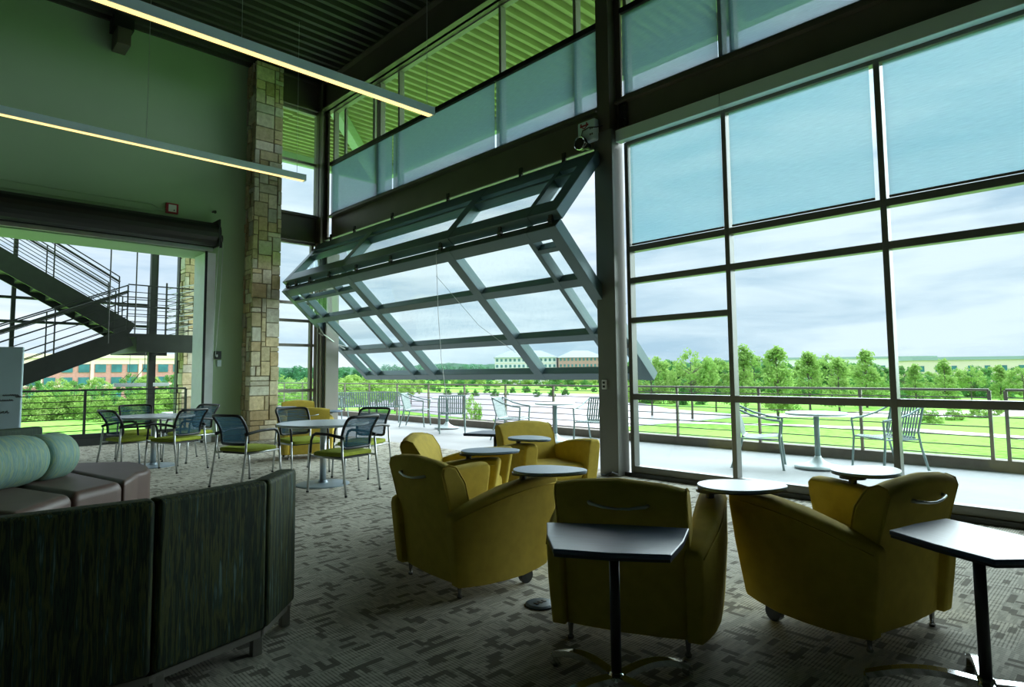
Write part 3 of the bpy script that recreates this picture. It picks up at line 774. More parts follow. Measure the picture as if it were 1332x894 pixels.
# ================================================================== ARMCHAIRS
def make_armchair():
    t = thing('armchair', 'x', 'armchair', (0, 0, 0), 0, 'mustard armchairs with swivel tablets')
    # back: side profile swept across, arched top
    m = MB()
    prof = [(-.27, .075), (-.30, .38), (-.36, .64), (-.395, .765), (-.385, .80), (-.345, .813), (-.29, .795), (-.225, .70), (-.17, .54), (-.13, .40), (-.12, .12)]
    xs = [-.312, -.298, -.2, 0, .2, .298, .312]
    vs = []; n = len(prof)
    for x in xs:
        e = 1 if abs(x) > .305 else 0
        for (y, z) in prof:
            cy, cz = -.26, .5
            zz = z - (.045*(x/.33)**2 if z > .6 else 0)
            yy = y + .03*(x/.33)**2*(1 if y < -.2 else 0)
            if e: yy = cy+(yy-cy)*.94; zz = cz+(zz-cz)*.985
            vs.append((x, yy, zz))
    fs = [tuple(range(n-1, -1, -1)), tuple((len(xs)-1)*n+i for i in range(n))]
    for i in range(len(xs)-1):
        for j in range(n): fs.append((i*n+j, i*n+(j+1) % n, (i+1)*n+(j+1) % n, (i+1)*n+j))
    m.add(vs, fs); bk = m.build('backrest', MUSTARD, t, smooth=True, bevel=.02, seg=3, angle=35)
    # piping seams along the back edges
    for s in (-1, 1):
        sm = MB(); pts = []
        for (y, z) in prof[1:9]:
            x = .306*s; zz = z-(.045*(x/.33)**2 if z > .6 else 0); yy = y+.03*(x/.33)**2*(1 if y < -.2 else 0)
            pts.append((x, -.26+(yy+.26)*.985, .5+(zz-.5)*1.0))
        sm.tube(pts, .0045, 6)
        sm.build('piping', MUSTARD, bk, smooth=True)
    # arms
    for s in (-1, 1):
        top = lambda y: .655-.17*max(0, (.30-y)/.66)**1.75
        stns = [-.335, -.32, -.24, -.12, .02, .16, .28, .345, .365]
        m = MB(); ring = []
        for k, y in enumerate(stns):
            e = .02 if k in (0, len(stns)-1) else 0
            zt = top(y)-e; zb = .075+e*.5+.045*max(0, (y-.1)/.27)**2+.01*max(0, (-.1-y)/.26)**2
            xo = .43-.068*(max(0, -y+.04)/.38)**1.7-e*.6; xi = .285+e*.4
            fwd = .085*(y/.36) if y > 0 else 0
            pts = []
            for (fx, fz) in ((0, 0), (0, .5), (0, .9), (.06, .975), (.25, 1.0), (.75, 1.0), (.94, .975), (1, .9), (1.0, .5), (.86, 0)):
                x = xi+(xo-xi)*fx; z = zb+(zt-zb)*fz
                yy = y+fwd*fz+(max(0, -y)/.335)*.045*(1-fz)
                pts.append((s*x, yy, z))
            ring.append(pts)
        n = len(ring[0]); vs = [p for r in ring for p in r]
        fs = [tuple(range(n)), tuple((len(ring)-1)*n+i for i in range(n-1, -1, -1))]
        for i in range(len(ring)-1):
            for j in range(n): fs.append((i*n+j, (i+1)*n+j, (i+1)*n+(j+1) % n, i*n+(j+1) % n))
        m.add(vs, fs); ar = m.build('arm', MUSTARD, t, smooth=True, bevel=.022, seg=3, angle=50)
        q = MB(); q.tube([Vector(ring[i][7])+Vector((s*.002, 0, .006)) for i in range(1, len(ring)-1)], .004, 6)
        q.build('piping', MUSTARD, ar, smooth=True)
    MB().box(-.285, -.14, .28, .285, .37, .43).build('seat_cushion', MUSTARD, t, bevel=.045, seg=4)
    MB().box(-.285, -.2, .10, .285, .34, .29).build('seat_base', MUSTARD, t, bevel=.02, seg=3)
    # handle on the back
    q = MB()
    q.tube([(-.14, -.365, .697), (-.128, -.392, .694), (-.06, -.406, .684), (0, -.410, .681), (.06, -.406, .684), (.128, -.392, .694), (.14, -.365, .697)], [.009, .009, .007, .006, .007, .009, .009], 8)
    q.build('handle', SILVER, t, smooth=True)
    for s in (-1, 1):
        MB().lathe([(.013, 0), (.016, .008), (.009, .02), (.013, .06), (.017, .10)], 12, (s*.28, -.225, 0)).build('rear_leg', DARKLEG, t, smooth=True)
        q = MB(); q.tube([(s*.33-.018, .24, .045), (s*.33+.018, .24, .045)], .045, 16); q.box(s*.33-.02, .225, .05, s*.33+.02, .26, .17); q.build('caster', BLACK, t)
    # tablet on a post at the front of the right arm
    tb = MB(); ol = []
    for k in range(40):
        a = 2*math.pi*k/40
        r_ = 1.0
        x = .17*math.cos(a)*(1-.2*math.sin(a)); y = .23*math.sin(a)
        ol.append((x, y+.17))
    tb.slab(ol, .0, .016); o = tb.build('tablet', TOPB, t, bevel=.004, seg=2)
    o.location = (.36, .20, .692)
    tb = MB(); tb.slab([(x*.985, (y-.17)*.985+.17) for x, y in ol], -.006, .001); tb.lathe([(.07, -.02), (.07, -.005)], 20); tb.lathe([(.022, -.06), (.022, -.02)], 12)
    e = tb.build('tablet_rim', EDGE, o)
    return t
AC = make_armchair()
ARM = [  # mid of the rear feet (x, y), facing, tablet swivel, label
    ((2.335, 3.16), (1, -.08), -.85, 'mustard armchair with metal back handle, left of the two nearest, by floor outlet'),
    ((2.47, 1.80), (.91, .40), -1.2, 'mustard armchair seen from behind directly beyond the front laptop table'),
    ((3.50, .90), (.23, .97), -1.55, 'mustard armchair front right beside the right laptop table'),
    ((3.12, 4.30), (.62, -.78), .25, 'mustard armchair turned sideways behind the left front armchair'),
    ((4.59, 4.55), (-.25, -.97), .2, 'mustard armchair facing us beside the big steel column'),
    ((5.57, 12.0), (-.30, -.95), .5, 'mustard armchair farthest back, against the corner by stone column'),
    ((4.45, 9.23), (.35, .94), -.5, 'mustard armchair seen from behind just beyond the right cafe table'),
]
for i, ((x, y), (fx, fy), sw, lab) in enumerate(ARM):
    o = AC if i == 0 else copy_tree(AC)
    f = Vector((fx, fy, 0)).normalized()
    o.location = Vector((x, y, 0))+f*.245; o.rotation_euler = (0, 0, face(fx, fy)); o['label'] = lab
    for c in kids(o):
        if c.name.startswith('tablet'): c.rotation_euler = (0, 0, sw)

# ================================================================== LAPTOP TABLES
def make_laptop():
    t = thing('laptop_table', 'x', 'side table', (0, 0, 0), 0, 'small dark laptop side tables')
    ol = [(-.305, .21), (0, .225), (.305, .21), (.27, 0), (.215, -.20), (0, -.215), (-.215, -.20), (-.27, 0)]
    m = MB(); m.slab(ol, .622, .642); tp = m.build('table_top', TOPD, t, bevel=.005, seg=2)
    m = MB(); m.slab([(x*.985, y*.98) for x, y in ol], .612, .623); m.build('edge_band', EDGE, tp)
    MB().tube([(0, 0, .09), (0, 0, .615)], .021, 14).build('pole', BLACK, t, smooth=True)
    for a in (45, 135, 225, 315):
        ca, sa = math.cos(math.radians(a)), math.sin(math.radians(a)); m = MB(); prev = None
        pts = []
        for k in range(13):
            f = k/12; r_ = .03+.37*f; z = .105-.055*(1-abs(1-f))+(.03*math.sin(f*math.pi)) - (0 if f < .9 else .0)
            pts.append((ca*r_, sa*r_, z))
        for p, q_ in zip(pts[:-1], pts[1:]): m.bar(p, q_, .042, .024)
        m.bar(pts[-1], (pts[-1][0]+ca*.004, pts[-1][1]+sa*.004, 0), .042, .02, (ca, sa, 0))
        m.build('leg', CHROME, t)
    MB().lathe([(.036, .075), (.038, .10), (.026, .125)], 16).build('hub', CHROME, t, smooth=True)
    return t
LT = make_laptop()
for i, ((x, y), (ax, ay), lab) in enumerate([
    ((2.035, 1.535), (.83, .555), 'dark laptop side table in front of the middle armchair'),
    ((2.99, .51), (.88, -.48), 'dark laptop side table at the right edge of the photo'),
    ((4.74, 5.20), (-.9, -.45), 'small dark laptop side table behind the armchair by the big column')]):
    o = LT if i == 0 else copy_tree(LT)
    o.location = (x, y, 0); o.rotation_euler = (0, 0, math.atan2(ay, ax)-math.pi/2); o['label'] = lab

# floor outlets
def outlet(label, x, y):
    t = thing('floor_outlet', label, 'floor outlet', (x, y, 0), 0, 'round floor outlets')
    MB().lathe([(.085, 0), (.085, .008), (.07, .014), (.001, .015)], 28).build('cover', OUTLETC, t, smooth=False)
    q = MB()
    for k in range(3): q.box(-.04+.03*k, -.015, .014, -.025+.03*k, .015, .0175)
    q.build('slots', BLACK, t)
outlet('round blue-grey floor outlet beside the middle front armchair', 2.585, 2.47)
outlet('round floor outlet under the cafe chair left of right cafe table', 2.72, 7.63)

# ================================================================== CAFE TABLES AND CHAIRS
def cafe_table(label, x, y):
    t = thing('cafe_table', label, 'table', (x, y, 0), 0, 'round white cafe tables')
    MB().lathe([(.52, .705), (.535, .712), (.535, .728), (.53, .735)], 64).build('table_top', TOPW, t, smooth=False)
    MB().tube([(0, 0, .02), (0, 0, .705)], .038, 18).build('pedestal', SILVER, t, smooth=True)
    MB().lathe([(.31, 0), (.31, .008), (.29, .016), (.06, .024), (.045, .05)], 48).build('base', DISC, t)
    return t
cafe_table('round white cafe table at the left in front of the opening', 2.55, 10.25)
cafe_table('round white cafe table at the right with four mesh chairs', 3.56, 6.98)

def make_chair():
    t = thing('mesh_chair', 'x', 'chair', (0, 0, 0), 0, 'mesh back chairs with green seats')
    m = MB(); nx, ny = 8, 8; vs = []; fs = []
    for j in range(ny+1):
        for i in range(nx+1):
            u = i/nx*2-1; v = j/ny*2-1
            r_ = 1-.07*(u*u*v*v)
            vs.append((.235*u*r_, -.0+.25*v*r_+.02*(1-u*u), .445+.018*(1-u*u*u*u)*(1-v**4)+(.012*(1-v)*.5)))
    k = len(vs); vs += [(x, y, z-.045) for x, y, z in vs]
    for j in range(ny):
        for i in range(nx):
            a = j*(nx+1)+i; fs.append((a, a+1, a+nx+2, a+nx+1)); fs.append((k+a, k+a+nx+1, k+a+nx+2, k+a+1))
    def edge(idx):
        for a, b in zip(idx[:-1], idx[1:]): fs.append((a, b, b+k, a+k))
    W_ = nx+1
    edge(list(range(0, W_))); edge([ny*W_+i for i in range(nx, -1, -1)]); edge([j*W_+nx for j in range(ny+1)]); edge([j*W_ for j in range(ny, -1, -1)])
    m.add(vs, fs); m.build('seat', SEATG, t, smooth=True, bevel=.012, seg=2, angle=60)
    MB().box(-.2, -.2, .385, .2, .2, .405).build('seat_pan', BLACK, t)
    # mesh back, curved; frame round it
    def bp(u, v):      # u -1..1, v 0..1
        wv = .205+.025*v
        y = -.245-.055*v-.075*v*v+ .035*(u*u) - .025*math.sin(math.pi*v)*0
        y += -.03*math.sin(math.pi*v)*(-1)
        return Vector((wv*u, y, .50+.345*v))
    m = MB(); nx, ny = 10, 10; vs = [tuple(bp((i/nx*2-1)*.93, .03+.92*j/ny)) for j in range(ny+1) for i in range(nx+1)]
    m.add(vs, [(j*(nx+1)+i, j*(nx+1)+i+1, (j+1)*(nx+1)+i+1, (j+1)*(nx+1)+i) for j in range(ny) for i in range(nx)])
    m.build('back_mesh', MESHB, t, smooth=True)
    path = []
    n = 8
    for i in range(n+1): path.append(bp(-1, .10+.78*i/n))
    path += [bp(-.97, .95), bp(-.88, .99)]
    for i in range(1, n): path.append(bp(-.88+1.76*i/n, 1.0))
    path += [bp(.88, .99), bp(.97, .95)]
    for i in range(n+1): path.append(bp(1, .88-.78*i/n))
    path += [bp(.95, .03), bp(.8, 0)]
    for i in range(1, 6): path.append(bp(.8-1.6*i/6, 0))
    path += [bp(-.8, 0), bp(-.95, .03)]
    MB().tube(path, .0165, 8, closed=True).build('back_frame', BLACK, t, smooth=True)
    for s in (-1, 1):
        # rear leg rises to the back, front leg rises into the black arm loop
        MB().tube([(s*.255, -.33, .0), (s*.25, -.265, .40), (s*.245, -.25, .60)], .0125, 10).build('rear_leg', SILVER, t, smooth=True)
        MB().tube([(s*.265, .27, .0), (s*.262, .235, .45)], .0125, 10).build('front_leg', SILVER, t, smooth=True)
        q = MB(); q.tube([(s*.262, .235, .44), (s*.262, .222, .58), (s*.262, .195, .635), (s*.262, .14, .655), (s*.26, -.05, .652), (s*.25, -.22, .63), (s*.235, -.27, .62)], [.014, .014, .016, .017, .016, .018, .02], 10)
        q.build('armrest', BLACK, t, smooth=True)
        q = MB(); q.tube([(s*.262, .235, 0), (s*.262, .235, .012)], .015, 10)
        MB().tube([(s*.25, -.25, .395), (s*.262, .24, .405)], .011, 8).build('side_rail', SILVER, t, smooth=True)
        for (y_) in (-.33, .27): MB().lathe([(.015, 0), (.015, .018)], 10, (s*(.255 if y_ < 0 else .265), y_, 0)).build('foot', BLACK, t)
    return t
CH = make_chair()
TL, TR = Vector((2.55, 10.25, 0)), Vector((3.56, 6.98, 0))
CHAIRS = [
    (2.22, 10.10, (.72, .18), 'mesh chair left of the left cafe table, nearest brown sofa'),
    (2.57, 11.2, (-.05, -1), 'mesh chair behind the left cafe table, facing us'),
    (2.67, 9.60, (-.42, .905), 'mesh chair in front right of the left cafe table'),
    (3.12, 10.50, (-.93, -.37), 'mesh chair right of left cafe table beside green wall'),
    (2.94, 7.68, (.93, .36), 'mesh chair alone at left side of right cafe table, near booth'),
    (3.80, 8.06, (.02, -1), 'mesh chair behind the right cafe table facing us'),
    (3.52, 6.43, (-.24, .97), 'mesh chair in front of the right cafe table, back towards us'),
    (4.23, 7.23, (-.88, -.45), 'mesh chair right of right cafe table beside the open terrace'),
]
for i, (x, y, (fx, fy), lab) in enumerate(CHAIRS):
    o = CH if i == 0 else copy_tree(CH)
    o.location = (x, y, 0); o.rotation_euler = (0, 0, face(fx, fy)); o['label'] = lab

# ================================================================== FOREGROUND BOOTH (back towards us)
t = thing('booth_bench', 'dark green striped high-back booth seen from behind at lower left', 'bench', (0, 0, 0))
P = [Vector((-.75, 3.02, 0)), Vector((-.02, 2.885, 0)), Vector((.725, 2.825, 0)), Vector((1.235, 2.955, 0)), Vector((1.50, 3.23, 0))]
def panel(a, b, z0, z1, th, name, mat, gapa=.006, gapb=.006):
    d = (b-a).normalized(); n_ = Vector((-d.y, d.x, 0)); a2 = a+d*gapa+n_*th/2; b2 = b-d*gapb+n_*th/2
    m = MB(); zc = (z0+z1)/2; m.bar((a2.x, a2.y, zc), (b2.x, b2.y, zc), th, z1-z0)
    return m.build(name, mat, t, bevel=.022, seg=3)
for a, b in zip(P[:-1], P[1:]): panel(a, b, .115, .803, .10, 'back_panel', BOOTH)
for a, b in zip(P[:-1], P[1:]):
    d = (b-a).normalized(); n_ = Vector((-d.y, d.x, 0)); a2, b2 = a+n_*.04, b+n_*.04
    MB().bar((a2.x, a2.y, .095), (b2.x, b2.y, .095), .035, .03).build('base_rail', JAMBG, t)
    a3, b3 = a+n_*.34, b+n_*.34
    m = MB(); m.bar((a3.x, a3.y, .29), (b3.x, b3.y, .29), .46, .30); m.build('seat', BROWNV, t, bevel=.03, seg=3)
for p in (P[1]+Vector((0, .05, 0)), P[2]+Vector((.03, .05, 0)), P[3]+Vector((-.035, .04, 0)), P[4]+Vector((-.06, .0, 0))):
    MB().box(p.x-.022, p.y-.022, 0, p.x+.022, p.y+.022, .10).build('leg', JAMBG, t, bevel=.002, seg=1)

# ================================================================== BROWN CURVED SOFA WITH ROLL BACK
t = thing('lounge_sofa', 'curved brown vinyl sofa with green striped roll back at left', 'sofa', (0, 0, 0))
fr = [Vector((.0, 4.5, 0)), Vector((.50, 5.15, 0)), Vector((.90, 5.72, 0)), Vector((1.30, 6.08, 0)), Vector((1.52, 6.55, 0))]
bk = [Vector((-1.3, 6.1, 0)), Vector((-.45, 6.9, 0)), Vector((.30, 7.55, 0)), Vector((.95, 7.9, 0)), Vector((1.58, 7.55, 0))]
for i in range(4):
    a, b, c, d = fr[i], fr[i+1], bk[i+1], bk[i]
    cx_ = (a+b+c+d)/4
    def crv(P_, k):
        p0 = P_[max(k-1, 0)]; p1, p2 = P_[k], P_[k+1]; p3 = P_[min(k+2, 4)]
        return [(.5*((2*p1)+(p2-p0)*u+(2*p0-5*p1+4*p2-p3)*u*u+(3*p1-p0-3*p2+p3)*u**3)) for u in (0, .2, .4, .6, .8, 1)]
    loop = crv(fr, i)+crv(bk, i)[::-1]
    if i == 3:      # rounded end of the sofa
        f_, b_ = fr[4], bk[4]; ctr = (f_+b_)/2; hl = (b_-f_)/2; sd_ = Vector((hl.y, -hl.x, 0)).normalized()
        loop = crv(fr, i)+[ctr-hl*math.cos(math.radians(t_))+sd_*.16*math.sin(math.radians(t_)) for t_ in (30, 60, 90, 120, 150)]+crv(bk, i)[::-1]
    ol = [tuple((p+(cx_-p)*.006).to_2d()) for p in loop]
    m = MB(); m.slab(ol, .05, .425); m.build('seat', BROWNV, t, bevel=.07, seg=5)
    m = MB(); m.slab([tuple((p+(cx_-p)*.08).to_2d()) for p in (a, b, c, d)], 0, .06); m.build('plinth', BLACK, t)
def roll(a, b, r, z, name):
    a, b = Vector(a), Vector(b); m = MB(); k = 9; n = 28; pts = []; rs = []
    for i in range(k+1):
        f = i/k; pts.append(a.lerp(b, f)); e = min(f, 1-f)*k
        rs.append(r*(.86 if e < .5 else (.965 if e < 1.5 else 1.0)))
    # local x along the roll so that the stripes run round it
    o = None; d = (b-a); L_ = d.length
    m.tube([(L_*i/k, 0, 0) for i in range(k+1)], rs, n); o = m.build(name, ROLLM, t, smooth=True, bevel=.02, seg=3, angle=50)
    o.location = (a.x, a.y, z); o.rotation_euler = (0, 0, math.atan2(d.y, d.x)); return o
roll((-.75, 5.55, 0), (.02, 6.12, 0), .205, .62, 'roll_cushion')
roll((.0, 6.10, 0), (.74, 6.66, 0), .215, .62, 'roll_cushion')
roll((.735, 6.66, 0), (.97, 6.90, 0), .205, .61, 'roll_cushion')
m = MB()
for a, b in (((-1.2, 6.05), (-.1, 6.75)), ((-.1, 6.75), (.86, 7.3))):
    m.bar((a[0], a[1], .60), (b[0], b[1], .60), .10, .50)
m.build('rear_back', DARKB, t, bevel=.03, seg=3)

# whiteboard
t = thing('whiteboard', 'pale blue-white rolling whiteboard at the left photo edge', 'whiteboard', (.50, 9.4, 0), face(-.35, -1)+math.pi)
MB().box(-1.0, -.02, .55, .43, .02, 1.67).build('board', WB, t, bevel=.03, seg=3)
q = MB()
rg = random.Random(4)
for (x0, z0, n_, sc_) in ((.13, 1.10, 7, 1), (.25, 1.08, 4, 1), (.08, 1.04, 7, 1), (.06, .90, 4, 1.6), (.0, 1.35, 2, 1)):
    for k in range(n_):
        x = x0+.12+.022*k*sc_; s_ = .014*sc_
        q.tube([(x-.0, -.023, z0), (x+s_*.6, -.023, z0+s_*rg.uniform(.6, 1.4)), (x+s_, -.023, z0-s_*.3), (x+s_*1.5, -.023, z0+s_*rg.uniform(0, .8))], .0035, 4)
q.build('handwriting', INK, t)
MB().box(-.95, -.25, .03, -.90, .25, .07).box(.33, -.25, .03, .38, .25, .07).box(-.95, -.025, .05, -.91, .025, .6).box(.34, -.025, .05, .38, .025, .6).build('stand', SILVER, t)

# ================================================================== TERRACE FURNITURE
def make_metal_seat(wd, slats, label, grp):
    t = thing('terrace_bench' if wd > 1 else 'terrace_chair', label, 'bench' if wd > 1 else 'chair', (0, 0, 0), 0, grp)
    h = wd/2
    q = MB()
    def seatp(f):    # profile from front edge over the seat and up the back
        P_ = [(.26, .415), (.22, .43), (.10, .42), (-.05, .405), (-.17, .41), (-.215, .44), (-.235, .52), (-.27, .66), (-.31, .80), (-.325, .825)]
        return P_
    pr_ = seatp(0)
    for k in range(slats):
        x = -h+.05+(wd-.1)*k/(slats-1)
        for a, b in zip(pr_[:-1], pr_[1:]): q.bar((x, a[0], a[1]), (x, b[0], b[1]), (wd-.1)/(slats-1)*.58, .006, (0, -(b[1]-a[1]), (b[0]-a[0])))
    q.build('slats', OUTF, t)
    for (x_, y_, z_) in ((h-.02, .25, .41), (h-.02, -.2, .42), (h, -.325, .825)): MB().tube([(-x_, y_, z_), (x_, y_, z_)], .013, 8).build('cross_rail', OUTF, t)
    for s in (-1, 1):
        MB().tube([(s*h, -.36, 0), (s*h, -.27, .3), (s*h, -.235, .5), (s*h, -.325, .825)], .015, 8).build('rear_leg', OUTF, t)
        MB().tube([(s*h, -.325, .825), (s*(h+.02), -.1, .72), (s*(h+.025), .1, .665), (s*(h+.025), .27, .645)], .014, 8).build('armrest', OUTF, t)
        MB().tube([(s*(h+.025), .27, .645), (s*(h+.02), .25, .4), (s*(h+.02), .29, 0)], .015, 8).build('front_leg', OUTF, t)
        MB().tube([(s*h, -.24, .40), (s*h, .25, .40)], .011, 8).build('side_rail', OUTF, t)
        for y_ in (-.36, .29): MB().lathe([(.022, 0), (.022, .008)], 10, (s*(h+(.02 if y_ > 0 else 0)), y_, 0)).build('foot', OUTF, t)
    return t
TC = make_metal_seat(.56, 11, 'x', 'grey metal terrace armchairs')
for i, (x, y, (fx, fy), lab) in enumerate([
    (8.40, 3.80, (.35, -.94), 'grey slatted metal armchair outside, left of the right terrace table'),
    (9.35, 2.52, (-.80, .60), 'grey slatted metal armchair outside, right of the right terrace table'),
    (8.62, 8.95, (.45, -.90), 'pale slatted metal armchair outside, left of the terrace table near column'),
    (9.0, 7.15, (-.97, -.20), 'grey slatted metal armchair outside just left of the big column'),
    (8.75, 11.05, (.60, .80), 'grey slatted metal armchair outside with its back towards us'),
    (9.15, 13.0, (.62, -.78), 'pale slatted metal armchair outside right of the long bench')]):
    o = TC if i == 0 else copy_tree(TC)
    o.location = (x, y, 0); o.rotation_euler = (0, 0, face(fx, fy)); o['label'] = lab
TB = make_metal_seat(1.75, 27, 'long grey slatted metal bench outside seen from behind', 'grey metal terrace benches')
TB.location = (9.15, 15.2, 0); TB.rotation_euler = (0, 0, face(.72, .69))
o = copy_tree(TB); o.location = (9.3, 17.6, 0); o.rotation_euler = (0, 0, face(.9, -.3)); o['label'] = 'long grey slatted metal bench outside farthest beside the door jamb'
def make_terrace_table(label, x, y, r):
    t = thing('terrace_table', label, 'table', (x, y, 0), 0, 'round metal terrace tables')
    MB().lathe([(r-.03, .70), (r, .71), (r, .728), (r-.01, .735)], 48).build('table_top', OUTT, t)
    MB().tube([(0, 0, .08), (0, 0, .70)], .036, 14).build('pedestal', OUTF, t, smooth=True)
    MB().lathe([(.30, 0), (.30, .015), (.20, .03), (.09, .08), (.045, .13), (.04, .15)], 36).build('base', OUTT, t, smooth=True)
make_terrace_table('round metal table outside the right windows', 8.85, 3.22, .39)
make_terrace_table('round metal table outside seen left of the big column', 8.85, 8.0, .39)
make_terrace_table('round metal table outside in front of the bench, behind back-turned chair', 9.35, 12.0, .38)

# ================================================================== DISTANT BUILDINGS
def block(name, label, cx_, cy_, z0, wd, dp, ht, rot, wall, roof, rows, ncol, win=(1.5, 1.5), band=None, hip=False, z_first=1.2, pitch=3.6, piers=None):
    t = thing(name, label, 'building', (cx_, cy_, z0), rot)
    MB().box(-wd/2, 0, 0, wd/2, dp, ht).build('walls', wall, t)
    if hip:
        q = MB(); e = .8; q.add([(-wd/2-e, -e, ht), (wd/2+e, -e, ht), (wd/2+e, dp+e, ht), (-wd/2-e, dp+e, ht), (-wd/2+7, dp/2, ht+3.6), (wd/2-7, dp/2, ht+3.6)],
                                [(0, 1, 5, 4), (1, 2, 5), (2, 3, 4, 5), (3, 0, 4), (3, 2, 1, 0)]); q.build('roof', roof, t)
    else: MB().box(-wd/2-.4, -.4, ht, wd/2+.4, dp+.4, ht+1.1).build('roof', roof, t)
    if band:
        for zb, h_ in band: MB().box(-wd/2-.05, -.12, zb, wd/2+.05, -.02, zb+h_).build('pale_band', STONEW, t)
    for r_ in range(rows):
        for c in range(ncol):
            x = -wd/2+wd*(c+.5)/ncol; z = z_first+r_*pitch
            MB().box(x-win[0]/2, -.16, z, x+win[0]/2, .02, z+win[1]).build('window', WING, t)
    if piers:
        for c in range(piers+1):
            x = -wd/2+wd*c/piers; MB().box(x-.35, -.25, 0, x+.35, 0, ht).build('pier', STONEW, t)
    return t
def put(px, depth): p = at_depth(px, depth, 0); return p.x, p.y
# brick office behind the stairs (left)
x, y = put(120, 150); block('brick_office', 'pink brick office building with teal windows beyond the staircase', x, y, ZG, 60, 16, 10.0, math.radians(46-90+30), BRICKP, STONEW, 3, 18, (2.2, 1.9), band=[(8.6, 1.4), (3.2, .5)], z_first=.4, pitch=3.1, piers=6)
# offwhite + brick office (centre)
x, y = put(684, 300); block('pale_office', 'offwhite office with green cornices and balconies across the river', x, y, ZG, 30, 18, 13.2, math.radians(-44), STONEF, ROOFT, 4, 14, (1.1, 1.35), band=[(4.3, .5), (7.2, .5), (10.1, .4)], hip=True, z_first=2.5, pitch=2.9)
x, y = put(757, 296); block('brick_office', 'pink brick office wing with dark windows left of the big column', x, y, ZG, 22, 18, 12.8, math.radians(-44), BRICKP, ROOFT, 4, 12, (.9, 1.3), hip=True, z_first=2.5, pitch=2.9)
# long low building right
x, y = put(1318, 210); block('warehouse', 'long low cream building with grey roof behind trees at right', x, y, ZG, 60, 20, 8.6, math.radians(-44-14), STONEW, ROOFG, 1, 12, (1.6, 2.0), z_first=4.6)
x, y = put(1120, 330); block('warehouse', 'distant white low building behind trees beyond middle right window', x, y, ZG, 75, 20, 11.5, math.radians(-44-8), STONEF, ROOFG, 1, 10, (2, 1.6), z_first=6.2)

# ================================================================== TREES
def tree_mesh(kind, seed):
    """trunk + crown of leaf cards; returns (trunk mesh builder, leaves mesh builder) at unit height"""
    rg = random.Random(seed); tr = MB(); lf = MB()
    if kind == 'tall': cb, cw = .16, .17
    elif kind == 'round': cb, cw = .22, .36
    else: cb, cw = .0, .5
    tr.tube([(0, 0, -.01), (.005, 0, .3), (-.005, .01, .6), (0, 0, .85)], [.018, .014, .009, .003], 7)
    clumps = []
    nC = {'tall': 60, 'round': 64, 'bush': 46}[kind]
    for k in range(nC):
        f = rg.random(); a = rg.uniform(0, 6.283)
        if kind == 'tall': rr = 1.5*cw*(1-f)**.7*(.3+.7*rg.random())+.01; z = cb+(1-cb)*f*.97
        elif kind == 'round':
            ph = math.acos(rg.uniform(-.75, 1)); q_ = rg.uniform(.6, 1)**.5
            rr = cw*math.sin(ph)*q_; z = (cb+1)/2+.03+(1-cb)/2*.88*math.cos(ph)*q_
        else:
            ph = math.acos(rg.uniform(0, 1)); q_ = rg.uniform(.5, 1)
            rr = cw*math.sin(ph)*q_; z = .85*math.cos(ph)*q_
        cs = rg.uniform(.05, .09) if kind != 'bush' else rg.uniform(.09, .15)
        clumps.append((rr*math.cos(a), rr*math.sin(a), z, cs))
        if kind != 'bush' and k % 3 == 0: tr.tube([(0, 0, max(.15, z-.12)), (rr*math.cos(a)*.8, rr*math.sin(a)*.8, z)], [.006, .002], 5)
    for (x, y, z, cs) in clumps:
        for k in range(56):
            d = Vector((rg.gauss(0, 1), rg.gauss(0, 1), rg.gauss(0, 1))).normalized()*cs*rg.uniform(.35, 1.05)
            c = Vector((x, y, z))+d
            n_ = Vector((rg.gauss(0, 1), rg.gauss(0, 1), rg.gauss(.5, 1))).normalized(); a = n_.orthogonal().normalized(); b = n_.cross(a); s_ = cs*rg.uniform(.2, .36)
            lf.add([c-a*s_, c-b*s_*.6, c+a*s_, c+b*s_*.6], [(0, 1, 2, 3)])
    return tr, lf
PROTO = {}
def nth(k):
    w_ = ['first', 'second', 'third', 'fourth', 'fifth', 'sixth', 'seventh', 'eighth', 'ninth', 'tenth', 'eleventh', 'twelfth']
    if k <= 12: return w_[k-1]
    return str(k)+('th' if 10 < k % 100 < 14 else {1: 'st', 2: 'nd', 3: 'rd'}.get(k % 10, 'th'))
def plant(kind, px, depth, h, label, leaf=LEAF1, seed=1, wide=1.0, z=ZG, group=None, name='tree', cat='tree'):
    p = at_depth(px, depth, z)
    key = (kind, seed, leaf.name)
    if key not in PROTO:
        tr, lf = tree_mesh(kind, seed)
        t = thing(name, label, cat, (0, 0, 0), 0, group)
        tr.build('trunk', TRUNK, t); lf.build('foliage', leaf, t); PROTO[key] = t
    else: t = copy_tree(PROTO[key])
    t.name = name; t.location = p; t.scale = (h*wide, h*wide, h); t.rotation_euler = (0, 0, (px*37 % 628)/100)
    t['label'] = label; t['category'] = cat
    if group: t['group'] = group
    elif 'group' in t: del t['group']
    return t
